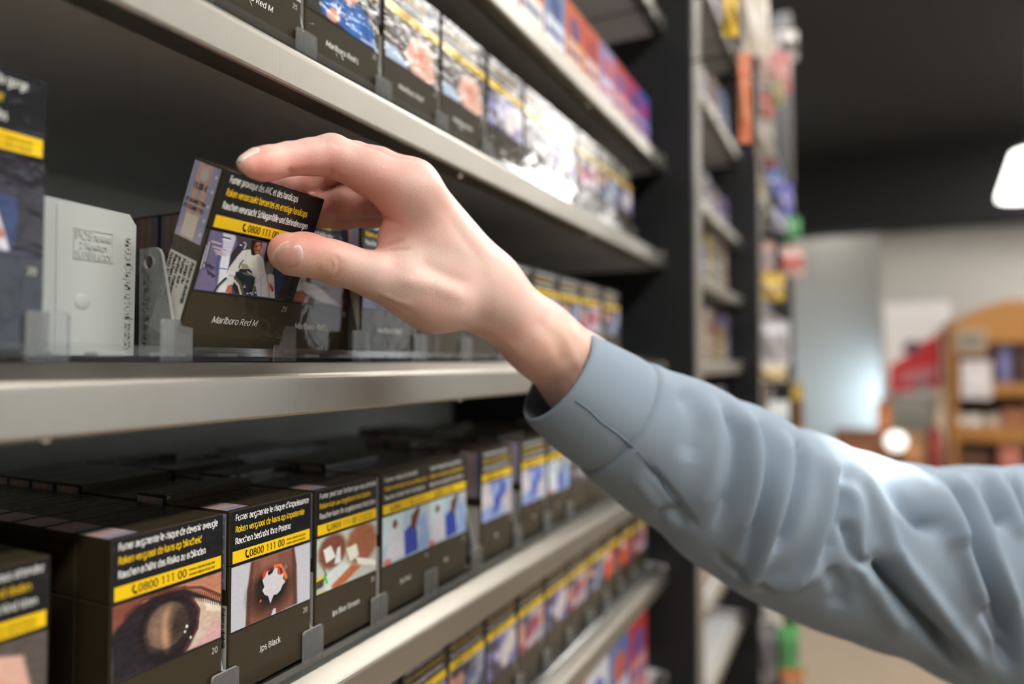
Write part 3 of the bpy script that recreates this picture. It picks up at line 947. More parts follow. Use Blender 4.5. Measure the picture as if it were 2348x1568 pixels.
def stamp_mat():
    if 'tax_stamp' in MATS:
        return MATS['tax_stamp']
    m, N, L, B = new_mat('tax_stamp')
    tc = N.new('ShaderNodeTexCoord')
    sp = N.new('ShaderNodeSeparateXYZ')
    L.new(tc.outputs['UV'], sp.inputs[0])
    wv = N.new('ShaderNodeTexWave')
    wv.wave_type = 'BANDS'; wv.bands_direction = 'DIAGONAL'
    wv.inputs['Scale'].default_value = 14
    wv.inputs['Distortion'].default_value = 5
    wv.inputs['Detail'].default_value = 2
    L.new(tc.outputs['UV'], wv.inputs['Vector'])
    orange = N.new('ShaderNodeMix'); orange.data_type = 'RGBA'
    orange.inputs[6].default_value = srgb(222, 140, 104)
    orange.inputs[7].default_value = srgb(206, 190, 186)
    L.new(wv.outputs['Fac'], orange.inputs[0])
    blue = N.new('ShaderNodeMix'); blue.data_type = 'RGBA'
    blue.inputs[6].default_value = srgb(146, 148, 178)
    blue.inputs[7].default_value = srgb(172, 170, 192)
    L.new(wv.outputs['Fac'], blue.inputs[0])
    ab = N.new('ShaderNodeMath'); ab.operation = 'SUBTRACT'; ab.inputs[1].default_value = 0.45
    L.new(sp.outputs[0], ab.inputs[0])
    a2 = N.new('ShaderNodeMath'); a2.operation = 'ABSOLUTE'
    L.new(ab.outputs[0], a2.inputs[0])
    rp = N.new('ShaderNodeMapRange'); rp.inputs['From Min'].default_value = 0.22; rp.inputs['From Max'].default_value = 0.28
    L.new(a2.outputs[0], rp.inputs['Value'])
    mx = N.new('ShaderNodeMix'); mx.data_type = 'RGBA'
    L.new(rp.outputs[0], mx.inputs[0]); L.new(orange.outputs[2], mx.inputs[6]); L.new(blue.outputs[2], mx.inputs[7])
    r3 = N.new('ShaderNodeMapRange'); r3.inputs['From Min'].default_value = 0.05; r3.inputs['From Max'].default_value = 0.10
    L.new(a2.outputs[0], r3.inputs['Value'])
    m3 = N.new('ShaderNodeMix'); m3.data_type = 'RGBA'; m3.inputs[6].default_value = srgb(168, 164, 164)
    L.new(r3.outputs[0], m3.inputs[0]); L.new(mx.outputs[2], m3.inputs[7])
    L.new(m3.outputs[2], B.inputs['Base Color'])
    B.inputs['Roughness'].default_value = 0.4
    B.inputs['Coat Weight'].default_value = 0.8
    B.inputs['Coat Roughness'].default_value = 0.08
    MATS['tax_stamp'] = m
    return m

def uv_quad_mesh(name, quads, mat, extra=None):
    mb = MB()
    for q in quads:
        mb.add(q, [(0, 1, 2, 3)], mat)
    if extra:
        extra(mb)
    me = mb.mesh(name, fix=False)
    uv = me.uv_layers.new(name='UVMap')
    k = 0
    for p in me.polygons:
        for j, li in enumerate(p.loop_indices):
            uv.data[li].uv = ((0, 0), (1, 0), (1, 1), (0, 1))[j % 4] if p.index < len(quads) else (0, 0)
    return me

def star(cx, cz, r, place, mb, mat):
    pts = []
    for i in range(10):
        a = math.pi / 2 + i * math.pi / 5
        q = r if i % 2 == 0 else r * .42
        pts.append(place(cx + q * math.cos(a), cz + q * math.sin(a)))
    mb.add(pts, [tuple(range(10))], mat)

PACKS = {}
EPS = 0.00012

def pack_kind(key, W=.0550, H=.0870, T=.0222, lines=None, phone=True, pic='grey', brand='', count='20', detail=1, stamp='side', price='', qty='', wrap_top=False, side=True, tone=None, band=(.222, .288), italic=False, web=True, bz=.168):
    """detail 0: plain rear pack, 1: blurred front pack, 2: sharp front pack"""
    P = []
    card = M_CARD if tone is None else wrapped('card_%d_%d_%d' % tone, srgb(tone), crinkle=.3)
    zl = H * (1 - band[1] - .012)
    P.append(('carton', MB().box(0, W, 0, T, 0, zl - .00015, card, .0005).mesh('carton'), None))
    P.append(('lid', MB().box(-.00004, W + .00004, -.00004, T, zl + .00015, H, card, .0005).mesh('lid'), None))
    y = -.00004 - EPS
    if detail >= 1:
        mb = MB()
        def quad(x0, x1, z0, z1, mat, dy=0.0):
            mb.add([(x0, y + dy, z0), (x1, y + dy, z0), (x1, y + dy, z1), (x0, y + dy, z1)], [(0, 1, 2, 3)], mat)
        i = .0006
        zt, zb0, zb1 = H - i, H * (1 - band[0]), H * (1 - band[1])
        quad(i, W - i, zl + .0004, zt, M_INK)
        quad(i + .0009, W - i - .0009, zb1, zb0, M_YEL, -EPS)
        yy = y - 2 * EPS
        pl = lambda x, z: (lambda u, v: (x + u, yy, z + v))
        if lines:
            hgt = (zt - zb0)
            n = len(lines)
            for k, (s, wfrac, mt) in enumerate(lines):
                zz = zt - hgt * ((k + .80) / (n + .38))
                put_text(mb, s, mt, pl(W * .055, zz), hgt * .155, width=wfrac * W, bold=.00007 if detail == 2 else 0)
        if phone:
            bh = zb0 - zb1
            zz = zb1 + bh * .22
            xs = W * (.27 if count == '25' else .16)
            put_text(mb, '0800 111 00', M_BTX, pl(xs + W * .055, zz), bh * .56, width=W * (.30 if count == '25' else .42))
            hx = xs + W * .005                                # telephone receiver
            mb.add([(hx + a * bh, yy, zz + b * bh) for a, b in ((.10, .62), (.0, .45), (.02, .18), (.16, -.04), (.40, -.08), (.44, .06), (.30, .14), (.22, .10), (.13, .24), (.13, .42), (.20, .46), (.22, .60))], [tuple(range(11, -1, -1))], M_BTX)
            if web:
                xw = xs + W * (.055 + (.30 if count == '25' else .42) + .025)
                a, b = ('tabakstop.be', 'tabacstop.be') if count == '25' else ('www.tabakstop.be', 'www.tabacstop.be')
                put_text(mb, a, M_BTX, pl(xw, zb1 + bh * .56), bh * .20, width=W * .25)
                put_text(mb, b, M_BTX, pl(xw, zb1 + bh * .20), bh * .20, width=W * .25)
        P.append(('warning_label', mb.mesh('warning_label', fix=False), 'lid'))
        zp0, zp1 = H * .345, zl - .0006
        fm = MB().add([(i, -EPS, zp0 - .0009), (W - i, -EPS, zp0 - .0009), (W - i, -EPS, zl - .0004), (i, -EPS, zl - .0004)], [(0, 1, 2, 3)], M_INK)
        P.append(('picture_frame', fm.mesh('picture_frame', fix=False), 'carton'))
        P.append(('warning_picture', picture_mesh(pic, i + .0004, W - i - .0004, zp0, zp1, -2 * EPS), 'carton'))
        tx = MB()
        py_ = -2 * EPS
        if brand:
            put_text(tx, brand, M_WHT, (lambda u, v: (W * .47 + u, py_, H * bz + v)), .0029 if count != '25' else .0031, anchor='c', italic=italic, width=None if len(brand) < 11 else W * .44)
        put_text(tx, count, M_GTX, (lambda u, v: (W * .95 + u, py_, H * .275 + v)), .0026, anchor='r', italic=italic)
        P.append(('brand_lettering', tx.mesh('brand_lettering', fix=False), 'carton'))
    sm = stamp_mat()
    xq = -.00004 - EPS
    s0, s1 = H * .575, H * .985
    quads = [] if stamp == 'top' else [[(xq, T * .97, s0), (xq, T * .10, s0), (xq, T * .10, s1), (xq, T * .97, s1)]]
    if wrap_top:
        zq = H + EPS
        quads.append([(0, T * .97, zq), (0, T * .10, zq), (W * .24, T * .10, zq), (W * .24, T * .97, zq)])
    def ex(mb):
        if detail < 2 or stamp == 'top':
            return
        xx = xq - EPS
        pls = lambda yc, z: (lambda u, v: (xx, yc - u, z + v))
        hh = s1 - s0
        for k in range(5):
            star(0, 0, .0011, (lambda u, v, k=k: (xx, T * .185 - u, s0 + hh * (.12 + .19 * k) + v)), mb, M_WHT)
        if price:
            put_text(mb, price, M_BTX, pls(T * .80, s0 + hh * .665), .0024, width=T * .45, bold=.00006)
        if qty:
            put_text(mb, qty + ' SIGARETTEN', M_BTX, pls(T * .93, s0 + hh * .475), .0016, width=T * .66, bold=.00005)
            put_text(mb, qty + ' CIGARETTES', M_BTX, pls(T * .93, s0 + hh * .385), .0016, width=T * .66, bold=.00005)
        mb.add([(xx, T * .78, s0 + hh * .03), (xx, T * .36, s0 + hh * .03), (xx, T * .36, s0 + hh * .33), (xx, T * .78, s0 + hh * .33)], [(0, 1, 2, 3)], M_CREAM)
        n = 14
        mb.add([(xx, T * .55 - T * .13 * math.cos(2 * math.pi * k / n), s0 + hh * .87 + hh * .10 * math.sin(2 * math.pi * k / n)) for k in range(n)], [tuple(range(n))], M_GTX)
    if quads:
        P.append(('tax_stamp', uv_quad_mesh('tax_stamp', quads, sm, ex), 'carton'))
    if side and detail >= 1:
        sb = MB()
        sb.add([(xq, T * .95, H * .04), (xq, T * .06, H * .04), (xq, T * .06, H * .49), (xq, T * .95, H * .49)], [(0, 1, 2, 3)], M_SIDE)
        if detail == 2:
            for k, s in enumerate(('Roken is dodelijk', '– stop nu', 'Fumer tue –', 'arrêtez maintenant', 'Rauchen ist tödlich –', 'hören Sie jetzt auf')):
                put_text(sb, s, M_BTX, (lambda u, v, k=k: (xq - EPS, T * (.20 + .142 * k) - v, H * .475 - u)), .0021, bold=.00004)
        P.append(('side_label', sb.mesh('side_label', fix=False), 'carton'))
    PACKS[key] = P

def place_pack(key, loc, label, group, rot=(0, 0, 0), name='cigarette_pack', cat='cigarette pack'):
    e = tag(empty(name, loc, rot), label, cat, group)
    made = {}
    for pn, me, par in PACKS[key]:
        o = obj(pn, me, made.get(par, e))
        made[pn] = o
    return e

W_, Y_ = M_WHT, M_YTX
pack_kind('held', W=.0586, H=.0822, T=.0215, pic='wheelchair', brand='Marlboro Red M', count='25', detail=2, price='15,00 €', qty='25', italic=True, band=(.243, .308),
          lines=[('Fumer provoque des AVC et des handicaps', .66, W_), ('Roken veroorzaakt beroertes en ernstige handicaps', .80, Y_), ('Rauchen verursacht Schlaganfälle und Behinderungen', .84, W_)])
pack_kind('eye', pic='eye', brand='Original', detail=2, wrap_top=True, stamp='top', side=False, bz=.115, qty='20',
          lines=[('Fumer augmente le risque de devenir aveugle', .88, W_), ('Roken vergroot de kans op blindheid', .72, Y_), ('Rauchen erhöht das Risiko zu erblinden', .76, W_)])
pack_kind('jps_black', pic='hole', brand='Jps Black', detail=2, wrap_top=True, qty='20',
          lines=[("Fumer augmente le risque d'impuissance", .90, W_), ('Roken vergroot de kans op impotentie', .84, Y_), ('Rauchen bedroht Ihre Potenz', .66, W_)])
pack_kind('jps_blue', pic='baby', brand='Jps Blue Stream', wrap_top=True,
          lines=[("Fumer peut tuer l'enfant que vous attendez", .92, W_), ('Roken kan uw ongeboren kind doden', .82, Y_), ('Rauchen kann Ihr ungeborenes Kind töten', .90, W_)])
pack_kind('jps_red', pic='couple', brand='Jps Red',
          lines=[('Fumer réduit la fertilité', .66, W_), ('Roken vermindert de vruchtbaarheid', .86, Y_), ('Rauchen mindert Ihre Fruchtbarkeit', .82, W_)])
gen = [('Fumer bouche vos artères', .80, W_), ('Roken verstopt uw bloedvaten', .86, Y_), ('Rauchen verstopft Ihre Arterien', .84, W_)]
pack_kind('lower_blue', pic='bluecoat', brand='Jps', lines=gen, web=False)
pack_kind('lower_couple', pic='couple', brand='Jps', lines=gen, web=False)
pack_kind('mendez', pic='elbow', brand='', lines=[("Fumer peut tuer l'enfant que vous attendez", .90, W_), ('Roken kan uw ongeboren kind doden', .82, Y_), ('Rauchen kann Ihr ungeborenes Kind töten', .86, W_)])
G25 = [('Fumer provoque le cancer de la gorge', .82, W_), ('Roken veroorzaakt keelkanker', .68, Y_), ('Rauchen verursacht Kehlkrebs', .70, W_)]
pack_kind('a_red_m', W=.0655, pic='bandage', brand='Marlboro Red M', count='25', lines=G25, italic=True)
pack_kind('a_red_l', W=.0655, pic='blueman', brand='Marlboro Red L', count='25', lines=G25, italic=True)
pack_kind('a_elbow', W=.0655, pic='elbow', brand='Marlboro Red', count='25', lines=G25, italic=True)
pack_kind('a_lilac', W=.0655, pic='lilac', brand='', count='25', lines=G25)
pack_kind('a_ward', W=.0655, pic='ward', brand='', count='25', lines=G25)
pack_kind('a_portrait', W=.0655, pic='portrait', brand='', count='25', lines=G25)
pack_kind('a_grey', W=.0655, pic='grey', brand='', count='25', lines=G25)
pack_kind('b_red_l', W=.0600, H=.0822, pic='bandage', brand='Marlboro Red L', count='25', lines=G25, italic=True)
pack_kind('b_red', W=.0600, H=.0822, pic='lilac', brand='Marlboro Red', count='25', lines=G25, italic=True)
pack_kind('b_orange', W=.0600, H=.0822, pic='fire', brand='', count='20', lines=G25)
pack_kind('b_ward', W=.0600, H=.0822, pic='ward', brand='', count='20', lines=G25)
pack_kind('b_portrait', W=.0600, H=.0822, pic='portrait', brand='', count='20', lines=G25)
pack_kind('tall', W=.0550, H=.0985, pic='wheelchair', brand='100', count='20', tone=(40, 44, 52), lines=G25)
pack_kind('d_lilac', pic='lilac', brand='', lines=gen, web=False)
pack_kind('d_ward', pic='ward', brand='', lines=gen, web=False)
pack_kind('d_fire', pic='fire', brand='', lines=gen, web=False)
pack_kind('d_portrait', pic='portrait', brand='', lines=gen, web=False)
pack_kind('d_grey', pic='grey', brand='', lines=gen, web=False)
pack_kind('rear', detail=0)
pack_kind('rear_tall', detail=0, H=.0905)
pack_kind('rear_b', detail=0, H=.0822)
pack_kind('rear_dark', detail=0, stamp='top', wrap_top=True)
# ------------------------------------------------------------------ dividers, rails, pusher
M_CLEAR = clear_plastic('clear_divider_plastic', (0.90, 0.91, 0.90, 1), haze=0.02)
M_CLEAR_D = clear_plastic('clear_smoky_plastic', (0.66, 0.67, 0.66, 1), haze=0.02)
M_TAB = clear_plastic('clear_tab_plastic', (0.80, 0.81, 0.80, 1), gloss=0.15, haze=0.13, refl=0.8)
M_CEDGE = clear_plastic('cut_plastic_edge', (0.55, 0.56, 0.55, 1), gloss=0.2, haze=0.45)
TRAY = 0.0045
PACK_Y = 0.2655

def ngon_round(x0, x1, z0, z1, r, n=4, corners=(0, 0, 1, 1)):
    """rect outline with rounded corners; corners order: bl, br, tr, tl"""
    pts = []
    for (cx, cz, a0, on) in ((x0, z0, 180, corners[0]), (x1, z0, 270, corners[1]), (x1, z1, 0, corners[2]), (x0, z1, 90, corners[3])):
        if not on:
            pts.append((cx, cz))
            continue
        sx, sz = (1 if cx == x0 else -1), (1 if cz == z0 else -1)
        for k in range(n + 1):
            a = math.radians(a0 + 90 * k / n)
            pts.append((cx + sx * r + r * math.cos(a), cz + sz * r + r * math.sin(a)))
    return pts

def divider_meshes():
    tab = MB().prism(ngon_round(-.0076, .0076, 0.0, .0185, .0018), 1, 0.0, .0013, M_TAB, M_CEDGE).mesh('front_tab')
    top, back = .051, .33
    out = [(.0013, 0.0), (back, 0.0), (back, top - .006), (back - .004, top), (.0145, top), (.0120, top - .0010), (.0104, top - .0034), (.0030, .0185), (.0013, .0185)]
    # wall with a round hole near its upper front corner: outline joined to the hole by a slit
    hx, hz, hr, n = .0190, top - .0065, .0030, 16
    hole = [(hx + hr * math.cos(math.pi / 2 - 2 * math.pi * k / n), hz + hr * math.sin(math.pi / 2 - 2 * math.pi * k / n)) for k in range(n + 1)]
    pts = out[:4] + [(hx, top)] + hole + [(hx - .00001, top)] + out[4:]
    wall = MB().prism(pts, 0, -.0007, .0007, M_CLEAR_D, M_CEDGE).mesh('divider_wall')
    rib = MB()
    for k in range(4):
        rib.box(-.006, .006, -.0040, -.0032, .0 + .0 * k, .0008, M_CEDGE)
    foot = MB().box(-.0076, .0076, -.0052, -.0001, 0.0, .0012, M_CLEAR).mesh('foot')
    return tab, wall, foot
_DT, _DW, _DF = divider_meshes()

def divider(x, key, label):
    e = tag(empty('shelf_divider', (x, .2637, CAM_H + SHELF_Z[key] + .0002)), label, 'shelf divider', 'clear dividers on the rack')
    obj('front_tab', _DT, e)
    obj('divider_wall', _DW, e)
    return e

def rail(key, x0, x1, label):
    e = tag(empty('plastic_rail', (x0, .2575, CAM_H + SHELF_Z[key] + .0002)), label, 'shelf rail', 'clear rails under the packs')
    L = x1 - x0
    MB().box(0, L, 0, .32, 0, .0022, M_CLEAR_D, .0003).build('base_strip', e)
    MB().box(0, L, .0, .0014, 0.0023, .0066, M_CLEAR, .0003).build('upstand', e)
    for k in range(int(L / .029)):
        MB().box(.010 + k * .029, .022 + k * .029, .0125, .0215, .0023, .0042, M_CEDGE, .0004).build('bearer', e)
    return e

ROWCOL = {}

def put_row(key, cols, kinds, rows, depth, phrase, group, divs=True, yjit=.0012, tname='row'):
    """cols: list of (x_left, width) columns"""
    z = CAM_H + SHELF_Z[key] + TRAY
    for c, (x0, w) in enumerate(cols):
        kd = kinds[c]
        if kd is None:
            continue
        y0 = PACK_Y + RNG.random() * yjit
        place_pack(kd[0], (x0, y0, z), kd[1], group)
        for r in range(1, depth[c]):
            y = y0 + r * (.0222 + .0004)
            rk = 'rear_tall' if RNG.random() < .25 else 'rear'
            if c < 2:
                rk = 'rear_dark'
            place_pack(rk, (x0 + RNG.normal() * .0005, y, z), 'dark cigarette pack, %s in the queue behind %s' % (ORD[r - 1], kd[2]), 'packs queued behind the front on the ' + phrase)

# --- shelf C (below the hand)
CW = .0585
c0 = .2357
cols, kinds, depth = [], [], []
spec = [
    (-2.34, ('mendez', 'blurred cigarette pack cut by the lower left corner of the photo', 'the corner pack at far left')),
    (-1.0, ('eye', 'cigarette pack with a clouded eye picture, lower left', 'the eye-picture pack')),
    (0, ('jps_black', 'cigarette pack with a burnt hole in its picture, right of the eye pack', 'the burnt-hole pack')),
    (1, ('jps_blue', 'cigarette pack with a bandaged infant picture, below the wrist', 'the infant-picture pack')),
    (2, ('jps_red', 'cigarette pack with a white-coat and blue-shirt picture, right of the infant pack', 'the white-coat pack')),
    (2.88, ('lower_couple', 'blurred cigarette pack with blue-shirt picture just before the gap below the cuff', 'the pack before the wide gap')),
    (4.22, ('lower_blue', 'blurred cigarette pack with brown base just after the wide gap below the cuff', 'the pack after the wide gap')),
    (5.5, ('lower_blue', 'blurred cigarette pack right of the pale divider strip, below the cuff', 'the pack right of the pale strip')),
    (6.5, ('lower_couple', 'blurred cigarette pack ninth along the shelf below the hand', 'the ninth pack below the hand')),
    (7.5, ('d_grey', 'blurred cigarette pack tenth along the shelf below the hand', 'the tenth pack below the hand')),
    (8.5, ('d_fire', 'blurred cigarette pack last along the shelf below the hand', 'the last pack below the hand')),
]
dep = [6, 8, 9, 9, 8, 9, 8, 8, 7, 5, 4]
for (k, kd), dd in zip(spec, dep):
    cols.append((c0 + CW * k + .0030, .055)); kinds.append(kd); depth.append(dd)
put_row('C', cols, kinds, None, depth, 'shelf below the hand', 'front packs on the shelf below the hand')
# rear-only columns whose front places are empty
for x0, ya, n in ((.1175, .345, 5), (.4605, .33, 5)):
    for r in range(n):
        place_pack('rear_dark' if x0 < .2 else 'rear', (x0, ya + r * .0226, CAM_H + SHELF_Z['C'] + TRAY), 'dark cigarette pack, %s of the rear file %s' % (ORD[r], 'left of the eye-picture pack' if x0 < .2 else 'in the wide gap below the cuff'), 'packs far back behind empty places')
for n, k in enumerate([-1.36, 0, 1, 2, 3, 4.1, 5.35, 6.45, 7.45]):
    divider(c0 + CW * k, 'C', 'clear divider with front tab, %s from the left on the shelf below the hand' % ORD[n])
rail('C', .05, .99, 'clear plastic rail under the packs on the shelf below the hand')

# --- shelf B (the hand's row)
BD = [.1535, .2075, .2714, .3335, .3960, .4590, .5215, .5840, .6465, .7090, .7715, .8340]
for n, x in enumerate(BD):
    divider(x, 'B', 'clear divider with front tab, %s from the left on the shelf under the wrist' % ORD[n])
rail('B', .05, .99, 'clear plastic rail under the tipped pack on the shelf under the wrist')
bk = [('b_red_l', 'cigarette pack with a bandage picture right behind the thumb'), ('b_red', 'blurred cigarette pack showing under the base of the thumb'), ('b_orange', 'blurred cigarette pack with an orange patch below the wrist'),
      ('b_orange', 'blurred cigarette pack hidden mostly behind the wrist'), ('b_orange', 'blurred cigarette pack with an orange top just right of the wrist'),
      ('b_ward', 'blurred cigarette pack second right of the wrist'), ('b_portrait', 'blurred cigarette pack third right of the wrist, flesh-toned picture'), ('b_ward', 'blurred cigarette pack fourth right of the wrist'), ('b_portrait', 'blurred cigarette pack at the far end of the wrist-level shelf')]
zB = CAM_H + SHELF_Z['B'] + TRAY
for i, kd in enumerate(bk):
    place_pack(kd[0], (BD[2 + i] + .0014 + (.012 if i == 8 else 0), PACK_Y + (.008 if i == 0 else 0), zB - (.014 if i == 8 else 0) * 0), kd[1], 'front packs on the shelf under the wrist')
    for r in range(1, 9 if i == 0 else 3):
        place_pack('rear_b', (BD[2 + i] + .0030, PACK_Y + r * .0226 + .009, zB), 'dark cigarette pack, %s in the queue behind pack number %s of the wrist-level shelf' % (ORD[r - 1], ['one', 'two', 'three', 'four', 'five', 'six', 'seven', 'eight', 'nine'][i]), 'packs queued behind the front on the shelf under the wrist')
place_pack('tall', (.0975, PACK_Y, zB), 'tall blurred cigarette pack cut by the left picture edge', 'front packs on the shelf under the wrist')
# the tipped pack: parallel to the shelf, pivoted forward about its lower front edge
HELD_R = Matrix(((0.99883829, 0.04803267, 0.00386495), (-0.04318372, 0.92781862, -0.37052366), (-0.02138321, 0.36992631, 0.92881499))).to_euler()
place_pack('held', (.2088, .2679, CAM_H + .0050), 'cigarette pack with a wheelchair picture tipped forward between thumb and fingers', 'front packs on the shelf under the wrist', rot=tuple(HELD_R))

# white spring pusher in the empty column
def pusher():
    M = plain('white_pusher_plastic', srgb(182, 186, 181), rough=.38, vary=.02, scale=20)
    e = tag(empty('pusher_plate', (.1555, .2900, CAM_H + SHELF_Z['B'] + .0030)), 'translucent white embossed pusher plate in the empty column left of the tipped pack', 'pusher plate')
    Wd, Hh = .0500, .0640
    out = [(0, 0), (Wd, 0), (Wd + .0005, Hh - .0055), (Wd - .0028, Hh - .0010), (.0015, Hh), (0, Hh - .0015)]
    MB().prism(out, 1, 0.0, .0022, M).build('plate', e)
    MB().box(.0155, .0180, -.0003, .0, .0005, Hh - .003, M).build('rib', e)
    MB().box(.004, Wd - .004, .0023, .050, 0, .0030, M, .0005).build('sled', e)
    em = MB()
    x0, x1, z0, z1 = .0225, .0395, .0400, .0530
    t = .0003
    for (a, b, c, d) in ((x0, x1, z1 - t, z1), (x0, x1, z0, z0 + t), (x0, x0 + t, z0, z1), (x1 - t, x1, z0, z1)):
        em.box(a, b, -.0003, 0.0, c, d, M)
    em.build('embossed_frame', e)
    tx = MB()
    pl = lambda x, z: (lambda u, v: (x + u, -.00042, z + v))
    put_text(tx, 'POS', M, pl(x0 + .0008, z1 - .0042), .0033, width=.0072, bold=.00010)
    put_text(tx, 'TUNING', M, pl(x0 + .0084, z1 - .0042), .0020, width=.0078, bold=.00006)
    put_text(tx, '2 Newton', M, pl(x0 + .0022, z1 - .0082), .0026, width=.0122, bold=.00008)
    put_text(tx, 'SUPERLUXX', M, pl(x0 + .0006, z1 - .0122), .0029, width=.0156, bold=.00008)
    put_text(tx, 'www.postuning.com', M, (lambda u, v: (.0478 - v, -.00042, .0030 + u)), .0034, width=.0500, bold=.00005)
    me = tx.mesh('embossed_lettering', fix=False)
    o = obj('embossed_lettering', me, e)
    sd = o.modifiers.new('thick', 'SOLIDIFY')
    sd.thickness = .0004
    n = 18
    dm = MB()
    dm.lathe([(0.0, .0003), (.0028, .0003), (.0034, .0)], M, 22)
    d = dm.build('dimple', e, smooth=True)
    d.rotation_euler = (math.radians(90), 0, 0)
    d.location = (.0265, -.00005, .0225)
    return e
pusher()

# --- shelf A (above the hand)
AD = [.2166 + .0690 * i for i in range(12)]
ak = [('a_red_m', 'glaring cigarette pack cut by the top edge, leftmost above the hand'), ('a_red_l', 'cigarette pack with a blue-shirted smoker picture above the hand'),
      ('a_elbow', 'cigarette pack with a bare elbow picture right of the blue-shirt pack'), ('a_elbow', 'blurred cigarette pack with a second elbow picture above the wrist'),
      ('a_lilac', 'blurred cigarette pack with lilac picture, fifth along the shelf above the hand'), ('a_grey', 'blurred glaring cigarette pack, sixth along the shelf above the hand'),
      ('a_lilac', 'blurred cigarette pack, seventh along the shelf above the hand'), ('a_ward', 'blurred cigarette pack, eighth along the shelf above the hand'),
      ('a_portrait', 'blurred cigarette pack, ninth along the shelf above the hand'), ('a_lilac', 'blurred cigarette pack, tenth along the shelf above the hand')]
zA = CAM_H + SHELF_Z['A'] + TRAY
gapA = {4: .006, 5: .010, 7: .006}
for i, kd in enumerate(ak):
    place_pack(kd[0], (AD[i] + .0014 + gapA.get(i, 0) * .4, PACK_Y + RNG.random() * .002, zA), kd[1], 'front packs on the shelf above the hand', rot=(RNG.normal() * .004, 0, 0))
    place_pack('rear', (AD[i] + .004, PACK_Y + .0240, zA), 'dark cigarette pack right behind the %s front pack above the hand' % ORD[i], 'packs queued behind the front on the shelf above the hand')
for n, x in enumerate(AD[:11]):
    divider(x, 'A', 'clear divider with front tab, %s from the left on the shelf above the hand' % ORD[n])
rail('A', .05, .99, 'clear plastic rail under the packs on the shelf above the hand')

# --- shelf D
zD = CAM_H + SHELF_Z['D'] + TRAY
dk = ['d_grey', 'd_ward', 'd_lilac', 'd_portrait', 'd_lilac', 'd_ward', 'd_lilac', 'd_ward', 'd_portrait', 'd_fire', 'd_fire', 'd_ward']
for i, k in enumerate(dk):
    x = .262 + i * .0585
    if i == 1:
        x += .0
    place_pack(k, (x, PACK_Y + RNG.random() * .002, zD), 'blurred yellow-banded pack, %s from the left two shelves below the hand' % ORD[i], 'front packs on the second shelf below the hand')
    for r in range(1, 7):
        place_pack('rear_tall' if RNG.random() < .2 else 'rear', (x + RNG.normal() * .0005, PACK_Y + r * .0226 + .002, zD), 'dark pack, %s in line behind front pack %s two shelves below the hand' % (ORD[r - 1], ORD[i]), 'packs queued behind the front on the second shelf below the hand')
for n in range(12):
    divider(.262 - .0016 + n * .0585, 'D', 'clear divider with front tab, %s from the left on the second shelf below the hand' % ORD[n])
rail('D', .05, .99, 'clear plastic rail on the second shelf below the hand')

# --- shelf Z and E: small bright cartons and pouches
def carton_kind(key, W, H, T, base, label, spot):
    P = [('carton', MB().box(0, W, 0, T, 0, H, wrapped('carton_%d_%d_%d' % base, srgb(base)), .0008).mesh('carton'), None)]
    m2, m3 = wrapped('carton_%d_%d_%d' % label, srgb(label)), wrapped('carton_%d_%d_%d' % spot, srgb(spot))
    q = MB().add([(W * .05, -.0001, H * .12), (W * .95, -.0001, H * .12), (W * .95, -.0001, H * .48), (W * .05, -.0001, H * .48)], [(0, 1, 2, 3)], m2)
    n = 16
    q.add([(W * .5 + W * .3 * math.cos(2 * math.pi * k / n), -.0002, H * .66 + H * .18 * math.sin(2 * math.pi * k / n)) for k in range(n)], [tuple(range(n))], m3)
    q.add([(W * .12, -.0002, H * .24), (W * .88, -.0002, H * .24), (W * .80, -.0002, H * .34), (W * .12, -.0002, H * .34)], [(0, 1, 2, 3)], m3)
    P.append(('front_print', q.mesh('front_print', fix=False), 'carton'))
    P.append(('top_flap', MB().box(.0008, W - .0008, .0008, T - .0008, H + .00005, H + .0006, wrapped('carton_%d_%d_%d' % label, srgb(label)), .0002).mesh('top_flap'), 'carton'))
    PACKS[key] = P
pal = [((186, 92, 60), (206, 190, 180), (90, 120, 176)), ((60, 140, 104), (170, 214, 196), (40, 96, 70)), ((196, 84, 60), (226, 200, 190), (150, 44, 40)), ((84, 110, 170), (196, 204, 224), (196, 90, 60)),
       ((206, 112, 50), (236, 226, 214), (96, 120, 160)), ((110, 136, 176), (214, 222, 232), (60, 76, 130)), ((200, 96, 60), (226, 176, 140), (110, 76, 120)), ((140, 120, 176), (206, 196, 222), (190, 80, 90)),
       ((186, 60, 60), (214, 150, 150), (96, 80, 150)), ((176, 44, 96), (226, 170, 190), (70, 60, 140)), ((76, 92, 176), (150, 160, 214), (190, 60, 110)), ((206, 206, 214), (190, 60, 66), (70, 100, 180))]
cn = ['brick red', 'green', 'rust red', 'steel blue', 'orange', 'pale blue', 'amber', 'lilac', 'crimson', 'magenta', 'violet blue', 'white']
for i, p in enumerate(pal):
    carton_kind('carton_%d' % i, .052, .074, .026, *p)
    carton_kind('pouch_%d' % i, .078, .105, .030, *p)
zZ = CAM_H + SHELF_Z['Z']
for i, k in enumerate([0, 1, 0, 3, 4, 5, 6, 2, 7, 8, 9, 10]):
    place_pack('carton_%d' % k, (.335 + i * .0538, .262, zZ + .0002), '%s small tobacco carton, %s from the left on the upper shelf' % (cn[k], ORD[i]), 'small cartons on the upper shelf', name='tobacco_carton', cat='carton')
zE = CAM_H + SHELF_Z['E']
for i, k in enumerate([3, 8, 11, 5, 2, 11, 3, 8]):
    place_pack('pouch_%d' % k, (.30 + i * .083, .264, zE + .0002), '%s tobacco carton, %s from the left three shelves below the hand' % (cn[k], ORD[i]), 'cartons on the third shelf below the hand', name='tobacco_carton', cat='carton')
